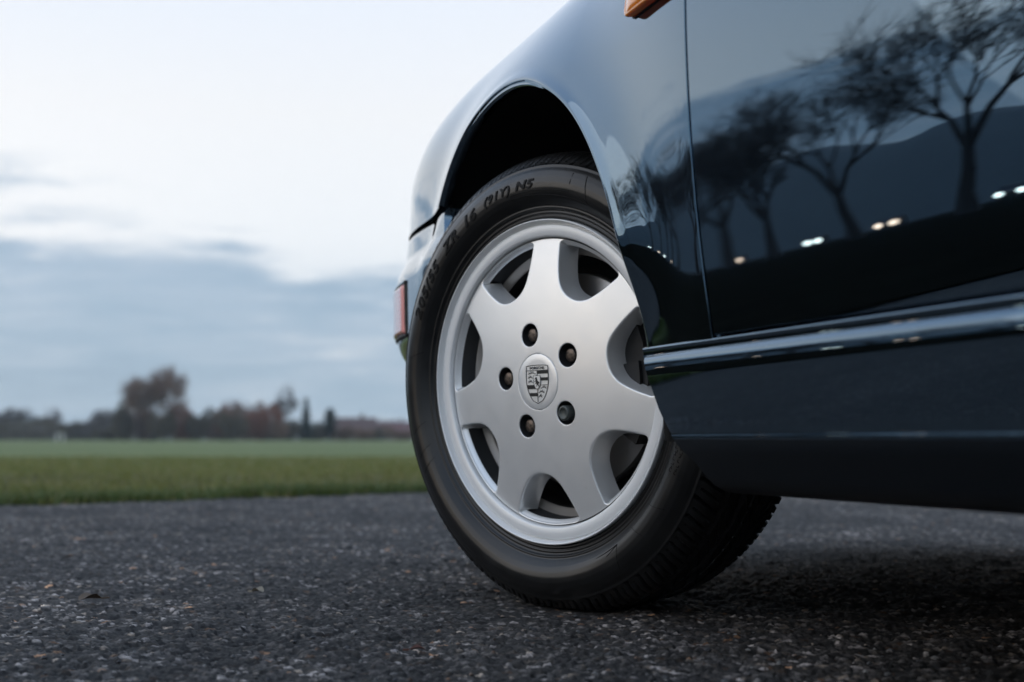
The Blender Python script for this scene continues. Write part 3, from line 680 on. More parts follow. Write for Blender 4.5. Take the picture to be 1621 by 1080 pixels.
# hood closing the top between the fenders
us = np.linspace(UG, .80, 60); hr = []
for k in np.linspace(0, 1, 14):
    e0 = M(us, np.full(60, VMAX)); e0[:, 0] = np.minimum(e0[:, 0], XC); X = e0[:, 0] + (XC - e0[:, 0]) * k
    hr.append(np.stack([X, e0[:, 1], e0[:, 2] - .035 * math.sin(min(1, k * 2.2) * math.pi / 2) ** 2 * (1 - .3 * k) + .0], -1))
hoodm = mesh_from('hood', np.array(hr).reshape(-1, 3), grid_faces(14, 60, flip=True))
link('hood', hoodm, paint, car)
# door and rear quarter, same skin carried rearwards
def side_panel(u0, u1, vb, nu, top=VMAX):
    uu = np.linspace(u0, u1, nu); vv = np.concatenate([np.linspace(vb, ZS, 60), np.linspace(ZS, top, 24)[1:]])
    UU, VV = np.meshgrid(uu, vv, indexing='xy'); return M(UU, VV), uu, vv
def folded_panel(name, u0, u1, vb):
    Gd, uu, vv = side_panel(u0, u1, vb, 60)
    fr_ = fold(Gd[:, 0], ([.0012, .0006, 0], [.022, .0008, 0])); fbm = fold(Gd[0], ([.0012, 0, -.0006], [.020, 0, -.0008])); bk = fold(Gd[:, -1], ([.0012, -.0006, 0], [.022, -.0008, 0]))
    n1 = Gd.shape[0] * Gd.shape[1]
    Vd = np.vstack([Gd.reshape(-1, 3), fr_.reshape(-1, 3), fbm.reshape(-1, 3), bk.reshape(-1, 3)])
    L = Gd.shape[0]; Fd = np.vstack([grid_faces(Gd.shape[0], Gd.shape[1], flip=True), grid_faces(3, L) + n1, grid_faces(3, 60) + n1 + 3 * L, grid_faces(3, L, flip=True) + n1 + 3 * L + 180])
    return link(name, mesh_from(name, Vd, Fd), paint, car)
door = folded_panel('door', -.5242, -1.62, .3305)
quarter = folded_panel('rear_quarter', -1.6245, -3.2, .3305)
# seal inside the gaps
gl = M(np.full(50, (UG - .5242) / 2), np.linspace(VB, VMAX, 50)); gl = np.array([gl + [.016, -.012, 0], gl + [.016, .012, 0]])
link('door_seal', mesh_from('door_seal', gl.reshape(-1, 3), grid_faces(2, 50)), rubber_s, door)
# rocker lip under the door and the side skirt
def extrude_profile(prof, ufront, urear, n=80):
    prof = np.asarray(prof, float); out = []
    for (x, z) in prof:
        u0 = ufront(z) if callable(ufront) else ufront
        out.append(np.stack([np.full(n, x), np.linspace(u0, urear, n), np.full(n, z)], -1))
    return np.array(out)
xb = float(door_prof(.33))
rk = [(xb + .03, .338), (xb + .010, .3300), (xb + .0045, .3285), (xb + .0012, .3276), (xb + .0001, .3262), (xb + .0004, .3245), (xb + .0012, .3215), (xb + .0012, .3165)]
Gr = extrude_profile(rk, -.3655, -3.2)
link('rocker', mesh_from('rocker', Gr.reshape(-1, 3), grid_faces(len(rk), 80, flip=False)), paint, car)
def skirt_front(z): return float(np.interp(z, [.15, .169, .187, .206, .2285, .257, .30, .318], [-.455, -.455, -.452, -.448, -.432, -.408, -.388, -.381]))
sp = [(xb + .0012, .3188), (xb - .0010, .3184), (xb - .0040, .3172), (xb - .0059, .3152), (xb - .0068, .3124), (xb - .0073, .3082)]
sp += [(xb - .0076 + .135 * (.3050 - z), z) for z in np.linspace(.3035, .2345, 9)]; xk = sp[-1][0]
sp += [(xk + .0001, .2332), (xk - .0001, .2322), (xk - .0003, .2306), (xk + .0001, .2284), (xk + .002, .2225), (xk + .009, .213), (xk + .018, .203), (xk + .027, .191), (xk + .036, .181), (xk + .050, .174), (xk + .07, .1715), (xk + .2, .173)]
Gs = extrude_profile(sp, skirt_front, -3.0, 90)
fc = Gs[:, 0]; fcap = np.array([fc, fc + [.0008, .0012, 0], fc + [.003, .002, 0], fc + [.03, .002, 0]])
kc = next(i for i, p in enumerate(sp) if p[1] < .2285) + 1
guard = pmat('stone_guard_paint', (.003, .006, .010), .42); bump(guard, noise(guard.node_tree, objcoord(guard), 320, 3, .6), .25, .0006)
for nm, a, b, mt in (('side_skirt', 0, kc, paint), ('stone_guard', kc - 1, len(sp), guard)):
    g_, c_ = Gs[a:b], fcap[:, a:b]; m_ = b - a
    skirt = link(nm, mesh_from(nm, np.vstack([g_.reshape(-1, 3), c_.reshape(-1, 3)]), np.vstack([grid_faces(m_, 90), grid_faces(4, m_) + m_ * 90])), mt, car)
# bumper wrapping the front corner
def bump_off(z): return np.interp(z, [.17, .22, .30, .34, .375, .39, .402, .408, .50, .512, .525, .545, .575, .582, .585], [.10, .075, .040, .022, -.003, -.010, -.013, -.014, -.016, -.014, -.009, .002, .004, .005, .008])
def bumper_pt(u, z, extra=0.0):
    t = np.clip((u - U0) / (.945 - U0), 0, 1); tap = WH * (1 - (1 - t ** NP) ** (1 / NP))
    return np.stack([door_prof(.60) + .014 + tap + bump_off(z) + extra - .016 * np.exp(-(np.clip(lip_dist(np.asarray(u, float), np.asarray(z, float) + 0 * u), 0, 1) / .06) ** 1.8) * sstep(z, .44, .55) + 0 * u, u, z + 0 * u], -1)
zr = np.concatenate([np.linspace(.585, .50, 20), np.linspace(.495, .41, 10), np.linspace(.402, .19, 24)]); q = 1 - (1 - np.linspace(0, 1, 90)) ** 2
out = []
for z in zr:
    us_ = math.sqrt((.388 - .03 * float(sstep(.585 - z, 0, .05))) ** 2 - (z - .306) ** 2); out.append(bumper_pt(us_ + (.943 - us_) * q, z))
Gb = np.array(out); lipb = np.array([Gb[:, 0] + [.03, 0, 0], Gb[:, 0] + [.003, -.003, 0], Gb[:, 0]])
Vb_ = np.vstack([Gb.reshape(-1, 3), lipb.reshape(-1, 3)]); Fb_ = np.vstack([grid_faces(len(zr), 90), grid_faces(3, len(zr)) + len(zr) * 90])
bumper = link('bumper', mesh_from('bumper', Vb_, Fb_), paint, car)
# turn signal set in the bumper side
sig = pmat('signal_lens', (1.0, .40, .36), .18, Transmission_Weight=.0); bsdf(sig).inputs['Coat Weight'].default_value = 1.0
uu = np.linspace(.505, .86, 60); zz = np.linspace(.408, .492, 60)
UU, ZZ = np.meshgrid(uu, zz, indexing='xy'); rib = .0001 * np.sin(ZZ * 2 * math.pi / .0075); ed = np.minimum.reduce([(UU - .505) / .01, (.86 - UU) / .01, (ZZ - .408) / .006, (.492 - ZZ) / .006]); ed = np.clip(ed, 0, 1)
tt = bumper_pt(UU, ZZ); nrm = np.array([-.95, .3, 0]); nrm /= np.linalg.norm(nrm)
Pl = tt + (nrm * (.0065 * np.sqrt(1 - (1 - ed) ** 2) + rib * ed + .0)[..., None] if False else nrm[None, None, :] * ((.0065 * np.sqrt(1 - (1 - ed) ** 2) + rib * ed))[..., None])
link('turn_signal', mesh_from('turn_signal', Pl.reshape(-1, 3), grid_faces(60, 60, flip=True)), sig, car)
Pg = []
for (ua, ub, za, zb) in ((.497, .868, .4905, .498), (.497, .868, .4005, .4085), (.497, .506, .4005, .498)):
    UU, ZZ = np.meshgrid(np.linspace(ua, ub, 30), np.linspace(za, zb, 5), indexing='xy'); w_ = np.sin((ZZ - za) / (zb - za) * math.pi) if ub - ua > .1 else np.sin((UU - ua) / (ub - ua) * math.pi)
    Pg.append(bumper_pt(UU, ZZ) + nrm[None, None, :] * (.0035 * w_)[..., None])
Vg = np.vstack([p.reshape(-1, 3) for p in Pg]); Fg = np.vstack([grid_faces(5, 30, flip=True) + 150 * i for i in range(3)])
link('signal_gasket', mesh_from('signal_gasket', Vg, Fg), rubber_s, bumper)
# rubber seam between fender and bumper
sm_ = []
for dz, dx in ((-.0025, .006), (-.0012, .002), (.0012, .002), (.0025, .006)):
    sm_.append(bumper_pt(.26 + (.94 - .26) * q, .5865, dx) + [0, 0, dz])
link('bumper_seam', mesh_from('bumper_seam', np.array(sm_).reshape(-1, 3), grid_faces(4, 90, flip=True)), rubber_s, bumper)
# headlight: trim ring and domed lens on the sloping fender nose
HC = Vector((.128, .700, .708)); HN = Vector((-.20, .80, .50)).normalized()
hm4 = Matrix.Translation(HC) @ HN.to_track_quat('Z', 'Y').to_matrix().to_4x4()
ringp = [(-.03, .112), (-.004, .114), (.004, .113), (.008, .109), (.008, .104), (.002, .100), (-.004, .099)]
lensp = [(-.002, .100), (.008, .092), (.018, .07), (.025, .04), (.027, .001)]
def baked(me, mat4):
    me.transform(mat4); return me
hl = link('headlight', baked(lathe('headlight', lensp, 64, True), hm4), pmat('headlight_glass', (.75, .8, .82), .05, .0, Transmission_Weight=.8), car)
link('trim_ring', baked(lathe('trim_ring', ringp, 96, True), hm4), paint, hl)
# amber side repeater on the fender
amb = pmat('amber_lens', (1.0, .27, .008), .2); bsdf(amb).inputs['Subsurface Weight'].default_value = .4; bsdf(amb).inputs['Subsurface Radius'].default_value = (.03, .012, .002); bsdf(amb).inputs['Subsurface Scale'].default_value = 1.0; bsdf(amb).inputs['Coat Weight'].default_value = 1.0; bsdf(amb).inputs['Coat IOR'].default_value = 1.4
def on_side(u, z):
    v = z if z <= ZS else ZS + BV * math.asin(min(1, (z - ZS) / (float(ztop(u)) - ZS))); return M(np.array([u]), np.array([v]))[0]
def repeater():
    ua, ub, za, zb = -.392, -.485, .684, .728; cr = .008; V, nn = [], 0
    def rr(sx, off, k=10):
        pts = []
        cx, cz, hx, hz_ = (ua + ub) / 2, (za + zb) / 2, abs(ua - ub) / 2 * sx, (zb - za) / 2 * sx
        for (sx_, sz_, a0) in ((1, 1, 0), (-1, 1, 90), (-1, -1, 180), (1, -1, 270)):
            for j in range(k):
                a = R(a0 + 90 * j / (k - 1)); pts.append((cx + sx_ * (hx - cr) + cr * math.cos(a), cz + sz_ * (hz_ - cr) + cr * math.sin(a)))
        return [on_side(u, z) + np.array([-off, 0, -off * .15]) for u, z in pts]
    return rr
rr = repeater()
def rings_mesh(name, rings, cap=True):
    n = len(rings[0]); V = np.vstack([np.array(r_) for r_ in rings]); F = [tuple(f) for f in grid_faces(len(rings), n, True)]
    if cap: F.append(tuple(range((len(rings) - 1) * n, len(rings) * n)))
    return mesh_from(name, V, F)
link('gasket', rings_mesh('gasket', [rr(1.06, -.002), rr(1.06, .0015), rr(1.03, .0022), rr(.98, .0018)]), rubber_s,
     link('side_repeater', rings_mesh('side_repeater', [rr(1.0, .001), rr(1.0, .009), rr(.985, .0115), rr(.95, .0132), rr(.88, .0140), rr(.84, .0132), rr(.80, .0142), rr(.5, .0152)]), amb, car))
# wheel housing liner
tl = np.linspace(-.2, 3.36, 90); lin = []
for dx, dr in ((0.0, .001), (.006, .008), (.06, .022), (.30, .022)):
    r_ = arch_r(tl) + dr - .003; uu_ = AC[0] + r_ * np.cos(tl); zz_ = AC[1] + r_ * np.sin(tl)
    Xl = np.where(zz_ > ZS, crown(uu_, np.arcsin(np.clip((zz_ - ZS) / (ztop(uu_) - ZS), 0, 1)))[0], surf(np.clip(uu_, -3, .6), np.clip(zz_, .2, ZS)))
    lin.append(np.stack([np.maximum(Xl, -.06) + .009 + dx, uu_, zz_], -1))
lin.append(np.stack([lin[-1][:, 0], AC[0] + 0 * tl, AC[1] + 0 * tl], -1))
liner = link('wheel_arch_liner', mesh_from('wheel_arch_liner', np.array(lin).reshape(-1, 3), grid_faces(5, 90)), under, car)
# floor pan and closing panels
fl = [box_vf(.10, 2 * XC - .10, -3.1, -.47, .205, .24), box_vf(.40, 2 * XC - .40, -.46, .46, .215, .26), box_vf(.20, 2 * XC - .20, .47, .80, .27, .30)]
link('floor_pan', mesh_from('floor_pan', *join_vf(fl), False), under, car)
# cabin: roof, pillars and glass as a plain closed greenhouse
cab = []
for (u, hw, z) in ((-.45, .62, .87), (-.95, .52, 1.24), (-1.35, .50, 1.29), (-1.9, .50, 1.24), (-2.7, .52, .95), (-3.2, .60, .80)):
    cab.append([(XC + s_ * hw, u, z) for s_ in np.linspace(-1, 1, 9)])
cabv = np.array(cab); cabv[:, :, 2] -= np.abs(np.linspace(-1, 1, 9))[None, :] ** 4 * .04
dg = pmat('dark_glass', (.01, .012, .013), .05)
link('roof', mesh_from('roof', cabv.reshape(-1, 3), grid_faces(6, 9)), paint, car)
for s_ in (-1, 1):
    low = np.array([(XC + s_ * (.80 if u > -3 else .7), u, .86) for (u, hw, z) in ((-.45, 0, 0), (-.95, 0, 0), (-1.35, 0, 0), (-1.9, 0, 0), (-2.7, 0, 0), (-3.2, 0, 0))])
    hi = cabv[:, 0 if s_ < 0 else -1]
    link('side_window', mesh_from('side_window', np.array([low, hi]).reshape(-1, 3), grid_faces(2, 6, flip=s_ > 0)), dg, car)
# right-hand side of the car: mirrored panels
for o in list(car.children):
    if o.name.split('.')[0] in ('fender', 'hood', 'door', 'rear_quarter', 'rocker', 'side_skirt', 'stone_guard', 'bumper', 'turn_signal', 'headlight', 'wheel_arch_liner'):
        c = o.copy(); C.objects.link(c); c.scale = (-1, 1, 1); c.location = (2 * XC, 0, 0)
# ------------------------------------------------------------------ THE WHEEL
def wheel_matrix(side, steer, camber, origin):
    s, c = R(steer), R(camber)
    if side < 0: a = Vector((-math.cos(s) * math.cos(c), -math.sin(s) * math.cos(c), math.sin(c)))
    else: a = Vector((math.cos(s) * math.cos(c), math.sin(s) * math.cos(c), math.sin(c)))
    fw = Vector((-math.sin(s), math.cos(s), 0)); up = a.cross(fw); up = up if up.z > 0 else -up; e1 = up.cross(a)
    m = Matrix((e1, up, a)).transposed().to_4x4(); m.translation = origin; return m
WM = wheel_matrix(-1, 22.7147, -2.8063, Vector((0, 0, .306)))
silver = pmat('silver_wheel_paint', (.90, .90, .89), .38, .58); T = silver.node_tree; bsdf(silver).inputs['Coat Weight'].default_value = .35; bsdf(silver).inputs['Coat Roughness'].default_value = .12
T.links.new(maprange(T, noise(T, objcoord(silver), 26, 5, .65), .3, .7, .35, .41), bsdf(silver).inputs['Roughness'])
T.links.new(mixc(T, maprange(T, noise(T, objcoord(silver), 60, 6, .75), .6, .85), (.90, .90, .89), (.78, .77, .74)), bsdf(silver).inputs['Base Color'])
bump(silver, noise(T, objcoord(silver), 900, 3, .6), .05, .0004)
machined = pmat('bright_rim_paint', (.84, .845, .84), .42, .2); bsdf(machined).inputs['Coat Weight'].default_value = .3
barrel_m = pmat('barrel_paint', (.16, .155, .15), .45, .6)
hole_shade_m = pmat('recess_shade', (.035, .035, .036), .5, .1)  # dark colour painted on the lug hole walls in place of shade
KD = .53
def face_z(r): return .008 - KD * r * r - 0.0
def catmull(P, n):
    P = np.asarray(P, float); out = []; N_ = len(P)
    for i in range(N_):
        p0, p1, p2, p3 = P[i - 1], P[i], P[(i + 1) % N_], P[(i + 2) % N_]
        for t in np.linspace(0, 1, n, endpoint=False):
            out.append(.5 * ((2 * p1) + (-p0 + p2) * t + (2 * p0 - 5 * p1 + 4 * p2 - p3) * t * t + (-p0 + 3 * p1 - 3 * p2 + p3) * t ** 3))
    return np.array(out)
half = [(.1245, 0), (.1256, 4.2), (.1300, 8.4), (.1385, 12.0), (.151, 14.5), (.165, 16.2), (.178, 17.2), (.1868, 17.7), (.1905, 17.2), (.1922, 15.5), (.1925, 10), (.1925, 5)]
full = [(r_, a) for r_, a in half] + [(.1925, 0)] + [(r_, -a) for r_, a in half[::-1][:-1]]
def window_loop(center, n=5):
    P = [(r_ * math.cos(R(center + a)), r_ * math.sin(R(center + a))) for r_, a in full]; return catmull(P, n)
def offset_loop(L, d):
    nx = np.roll(L, -1, 0) - np.roll(L, 1, 0); nx /= np.linalg.norm(nx, axis=1)[:, None]; nrm = np.stack([nx[:, 1], -nx[:, 0]], -1)
    area = .5 * np.sum(L[:, 0] * np.roll(L[:, 1], -1) - np.roll(L[:, 0], -1) * L[:, 1]); return L + nrm * d * (1 if area > 0 else -1)
def rim_face():
    from mathutils.geometry import delaunay_2d_cdt
    wins = [window_loop(61.8 + 51.4286 * k) for k in range(7)]
    circ = lambda cx, cy, r_, n: np.array([(cx + r_ * math.cos(t), cy + r_ * math.sin(t)) for t in np.linspace(0, 2 * np.pi, n, endpoint=False)])
    lugs = [circ(.0652 * math.cos(R(30.7 + 72 * k)), .0652 * math.sin(R(30.7 + 72 * k)), .0157, 40) for k in range(5)]
    holes = wins + lugs + [circ(0, 0, .0384, 96)]; rad = [.0022] * 7 + [.0012] * 5 + [.0006]
    pts, edges = [], []
    def add(L, con=True):
        o = len(pts); pts.extend([tuple(p) for p in L]); n = len(L)
        if con: edges.extend([(o + i, o + (i + 1) % n) for i in range(n)])
    loops = []
    for L, rd in zip(holes, rad):
        loops.append((len(pts), len(L))); add(L)
        for f in (.12, .3, .55, .8, 1.05): add(offset_loop(L, rd * f), False)
    RO = .1940; outer = circ(0, 0, RO, 256); o_start = len(pts); add(outer); add(circ(0, 0, RO - .0008, 256), False)
    g = np.arange(-.196, .196, .0034); X, Y = np.meshgrid(g, g); X = X + (np.arange(len(g)) % 2)[:, None] * .0017; P = np.stack([X.ravel(), Y.ravel()], -1)
    P = P[np.hypot(P[:, 0], P[:, 1]) < RO - .002]
    allb = np.vstack(holes); rr_ = np.concatenate([np.full(len(L), rd) for L, rd in zip(holes, rad)])
    def inside(L, Q):
        x, y = Q[:, 0], Q[:, 1]; c = np.zeros(len(Q), bool); j = len(L) - 1
        for i in range(len(L)):
            xi, yi = L[i]; xj, yj = L[j]
            m = ((yi > y) != (yj > y)) & (x < (xj - xi) * (y - yi) / (yj - yi + 1e-15) + xi); c ^= m; j = i
        return c
    def dmin(Q):
        out = np.full(len(Q), 9.); rad_ = np.zeros(len(Q))
        for L, rd in zip(holes, rad):
            A = L; Bq = np.roll(L, -1, 0); AB = Bq - A
            for i0 in range(0, len(Q), 4000):
                q_ = Q[i0:i0 + 4000]; ap = q_[:, None] - A[None]; t = np.clip((ap * AB).sum(-1) / ((AB ** 2).sum(-1) + 1e-18), 0, 1)
                d = np.linalg.norm(ap - AB * t[..., None], axis=-1).min(1); m = d < out[i0:i0 + 4000]
                out[i0:i0 + 4000] = np.where(m, d, out[i0:i0 + 4000]); rad_[i0:i0 + 4000] = np.where(m, rd, rad_[i0:i0 + 4000])
        return out, rad_
    ins = np.zeros(len(P), bool)
    for L in holes: ins |= inside(L, P)
    d, rd = dmin(P); P = P[(~ins) & (d > rd * 1.05 + .0012)]
    add(P, False)
    vo, eo, fo, ov, oe, of = delaunay_2d_cdt([Vector(p) for p in pts], edges, [], 0, 1e-6)
    Q = np.array([(v.x, v.y) for v in vo]); F = np.array([list(f) for f in fo if len(f) == 3]); cen = Q[F].mean(1)
    bad = np.hypot(cen[:, 0], cen[:, 1]) > RO
    for L in holes: bad |= inside(L, cen)
    F = F[~bad]
    a2 = (Q[F[:, 1], 0] - Q[F[:, 0], 0]) * (Q[F[:, 2], 1] - Q[F[:, 0], 1]) - (Q[F[:, 1], 1] - Q[F[:, 0], 1]) * (Q[F[:, 2], 0] - Q[F[:, 0], 0])
    F[a2 < 0] = F[a2 < 0][:, ::-1]
    d, rd = dmin(Q); r_ = np.hypot(Q[:, 0], Q[:, 1]); z = face_z(r_)
    e = np.clip(d / rd, 0, 1); z = z - rd * (1 - np.sqrt(np.clip(1 - (1 - e) ** 2, 0, 1))) * (rd < .5)
    V = [tuple(p) for p in np.column_stack([Q, z])]; FF = [tuple(f) for f in F]
    dark_f = []
    for (L, rdv, kind) in [(l, .0022, 'w') for l in wins] + [(l, .0012, 'l') for l in lugs] + [(holes[-1], .0006, 'c')]:
        n = len(L); r0 = np.hypot(L[:, 0], L[:, 1]); z0 = face_z(r0) - rdv; cen_ = L.mean(0); o = len(V)
        deps = [(0, 0), (.004, .0006), (.012, .0024), (.022, .0042), (.030, .0052)] if kind == 'w' else ([(0, 0), (.008, .0003), (.027, .0016)] if kind == 'l' else [(0, 0), (.004, 0)])
        for dz, ins_ in deps:
            Lo = offset_loop(L, -ins_); V += [(p[0], p[1], zz_ - dz * (1 - .8 * (float(sstep(rq, .1885, .1915)) if kind == 'w' else 0))) for p, zz_, rq in zip(Lo, z0, r0)]
        for k in range(len(deps) - 1):
            for i in range(n):
                j = (i + 1) % n; FF.append((o + k * n + i, o + (k + 1) * n + i, o + (k + 1) * n + j, o + k * n + j)[::-1])
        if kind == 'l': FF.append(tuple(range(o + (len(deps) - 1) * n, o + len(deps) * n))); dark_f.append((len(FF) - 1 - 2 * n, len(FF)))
    # back of the spokes closed by a plain disc ring is hidden; keep outer wall
    me = mesh_from('spoke_face', V, FF); me.materials.append(silver); me.materials.append(hole_shade_m)
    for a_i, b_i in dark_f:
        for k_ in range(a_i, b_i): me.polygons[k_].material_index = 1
    return me
whl = link('wheel', rim_face(), silver, car); whl.matrix_local = WM
rimp = [(-.018, .2185), (-.010, .2200), (-.003, .2205), (-.0006, .2203), (.0006, .2195), (.0008, .2186), (-.0004, .2178), (-.0034, .2170), (-.0085, .2153), (-.0095, .2144), (-.0085, .2136), (-.0060, .2130),
        (-.0053, .2118), (-.0060, .1992), (-.0066, .1980), (-.0085, .1968), (-.0120, .1961), (-.0185, .1950)]
link('rim', lathe('rim', rimp, 360), machined, whl)
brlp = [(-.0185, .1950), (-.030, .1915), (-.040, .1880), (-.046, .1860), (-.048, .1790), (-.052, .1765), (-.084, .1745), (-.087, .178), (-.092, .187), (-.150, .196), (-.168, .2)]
link('barrel_well', lathe('barrel_well', brlp[:4], 200), pmat('well_shade', (.035, .037, .04), .4, .3), whl)  # dark colour stands in for the shade under the rim step
link('barrel_band', lathe('barrel_band', [brlp[3], (-.0475, .1855), (-.050, .1770), (-.053, .1750)], 200), pmat('bright_band', (.42, .39, .36), .4, .5), whl)  # paler than the barrel on either side
link('barrel', lathe('barrel', [(-.053, .1750)] + brlp[6:], 200), pmat('barrel_shade', (.03, .03, .03), .6, .3), whl)  # shade deep in the wheel is put into this colour
link('hub_back', lathe('hub_back', [(-.030, .1500), (-.030, .105), (-.045, .09), (-.05, .001)], 80, True), hole_shade_m, whl) if False else None
# brake disc, hat and caliper
dm = pmat('brake_disc_steel', (.52, .49, .46), .36, .85); dark = pmat('brake_black', (.012, .012, .013), .6)
bd = link('brake_disc', lathe('brake_disc', [(-.078, .08), (-.064, .082), (-.064, .088), (-.0665, .0885), (-.0665, .148), (-.0675, .149), (-.088, .149), (-.088, .08)], 128), dm, whl)
link('disc_hat', lathe('disc_hat', [(-.064, .082), (-.035, .078), (-.033, .072), (-.033, .001)], 64, False), dark, bd)
cal = []
for (a0, a1, r0, r1, z0, z1) in ((-32, 28, .095, .163, -.058, -.030), (-28, 24, .149, .168, -.10, -.058), (-12, 8, .10, .155, -.034, -.024)):
    V, F = [], []; n = 16
    for k in range(n + 1):
        a = R(a0 + (a1 - a0) * k / n)
        for (r_, z_) in ((r0, z0), (r1, z0), (r1, z1), (r0, z1)): V.append((r_ * math.cos(a), r_ * math.sin(a), z_))
    for k in range(n):
        for j in range(4): F.append((k * 4 + j, k * 4 + (j + 1) % 4, (k + 1) * 4 + (j + 1) % 4, (k + 1) * 4 + j)[::-1])
    F += [(0, 1, 2, 3), tuple(range(n * 4 + 3, n * 4 - 1, -1))]; cal.append((V, F))
link('brake_caliper', mesh_from('brake_caliper', *join_vf(cal), False), dark, whl)
# back plate closing the view through the wheel
link('splash_shield', lathe('splash_shield', [(-.10, .160), (-.11, .12), (-.11, .001)], 96), under, whl)
# wheel nuts: aluminium caps with a worn brown face, one locking nut
nutm = pmat('wheel_nut_aluminium', (.16, .115, .085), .45, .8); lockm = pmat('locking_nut', (.09, .10, .095), .5, .5)
T = nutm.node_tree; T.links.new(ramp(T, noise(T, objcoord(nutm), 240, 4), [(.35, (.06, .052, .047)), (.65, (.20, .155, .125))]), bsdf(nutm).inputs['Base Color'])
def hexnut(r_, h, dome):
    V, F = [], []; rings = [(r_, 0), (r_, h - .0018), (r_ * .93, h - .0004), (r_ * .8, h), (r_ * .45, h + dome), (0.0006, h + dome * 1.1)]
    for (rr_, z) in rings:
        for k in range(24):
            a = 2 * math.pi * k / 24; hx = 1 / math.cos((a % (math.pi / 3)) - math.pi / 6) * .9 if rr_ == r_ else 1.0; V.append((rr_ * hx * math.cos(a), rr_ * hx * math.sin(a), z))
    return mesh_from('wheel_nut', V, grid_faces(len(rings), 24, True), False)
hx = hexnut(.0095, .019, .0010); hx.materials.append(nutm)
lock = lathe('wheel_nut', [(0, .0098), (.0283, .0098), (.0296, .0088), (.0296, .0066), (.0286, .0060), (.0286, .0002)], 40, False); lock.materials.append(lockm)
for k in range(5):
    a = R(30.7 + 72 * k); r_ = .0652; zz_ = face_z(.0652) - .0245
    lk = k == 4
    o = link('wheel_nut', lock if lk else hx, None, whl); o.location = (r_ * math.cos(a), r_ * math.sin(a), zz_)
    if lk: o['label'] = 'round grey locking nut, the only one without a hexagon'
# centre cap and crest
capm = pmat('centre_cap_paint', (.92, .92, .91), .36, .55); ink = pmat('crest_black', (.012, .012, .013), .4)
cap = link('centre_cap', lathe('centre_cap', [(-.004, .0378), (face_z(.0378) - .0001, .0377), (face_z(.0372) + .00015, .0371), (.0076, .028), (.0077, .015), (.0078, .0002)], 96, False), capm, whl)
CZ = .0079
def ngon2(polys, z0=CZ, z1=CZ + .0004):
    return join_vf([poly_prism(p if sum(p[i][0] * p[(i + 1) % len(p)][1] - p[(i + 1) % len(p)][0] * p[i][1] for i in range(len(p))) > 0 else p[::-1], z0, z1) for p in polys])
def shield_half(x0, y0, y1, wd, n=14):
    """right half of a shield: slightly bowed sides running to a point"""
    P = [(wd * .5, y1)]
    for t in np.linspace(0, 1, n):
        y = y1 - (y1 - y0) * t; x = wd * .5 * (1 + .03 * math.sin(t * 3)) * (math.sqrt(max(0.0, 1 - ((t - .35) / .65) ** 2.1)) * (1 - .12 * ((t - .35) / .65)) if t > .35 else 1); P.append((float(x), y))
    return P[1:]
def shield_outline(y0, y1, wd, arch_=.0016):
    rt = shield_half(0, y0, y1, wd); lf = [(-x, y) for x, y in rt[::-1]]
    top = [(wd * .5 * math.cos(t) * 1.0, y1 + arch_ * math.sin(t)) for t in np.linspace(math.pi, 0, 9)][1:-1]
    return lf + top + rt if False else rt[::-1] + [(x, y) for x, y in top[::-1]] + [(-x, y) for x, y in rt]
def ring_strip(P, w_):
    P = np.array(P); Q = offset_loop(P, -w_); n = len(P); V = [(x, y, CZ) for x, y in P] + [(x, y, CZ) for x, y in Q] + [(x, y, CZ + .0004) for x, y in P] + [(x, y, CZ + .0004) for x, y in Q]
    F = []
    for i in range(n):
        j = (i + 1) % n; F += [(2 * n + i, 2 * n + j, 3 * n + j, 3 * n + i), (i, j, 2 * n + j, 2 * n + i), (n + j, n + i, 3 * n + i, 3 * n + j)]
    return V, F
def circ_area_fix(P): return P if np.sum(np.array(P)[:, 0] * np.roll(np.array(P)[:, 1], -1) - np.roll(np.array(P)[:, 0], -1) * np.array(P)[:, 1]) > 0 else P[::-1]
so_ = circ_area_fix(shield_outline(-.0300, .0212, .0425)); parts_ = [ring_strip(so_, .0009)]
WS = .0195
def clipx(y):                                                # half width of the shield at a height
    pr = shield_half(0, -.0300, .0212, .0425); ys = [p[1] for p in pr][::-1]; xs = [p[0] for p in pr][::-1]; return float(np.interp(y, ys, xs)) - .0006
def bar(xa, xb_, ya, yb):
    """bar clipped by the shield's edge"""
    P = []
    for y in np.linspace(ya, yb, 4): P.append((max(-clipx(y), min(clipx(y), xa)), y))
    for y in np.linspace(yb, ya, 4): P.append((max(-clipx(y), min(clipx(y), xb_)), y))
    return P
pol = []
# header line with the name above it, vertical and horizontal divisions
pol += [bar(-.02, .02, .0148, .0156), bar(-.0004, .0004, -.0275, .0148), bar(-.02, .02, -.0048, -.0042)]
# black stripes: upper right and lower left quarters
pol += [bar(.0004, .02, .0105, .0148), bar(.0004, .02, .0012, .0055), bar(-.02, -.0004, -.0098, -.0048), bar(-.02, -.0004, -.0196, -.0150)]
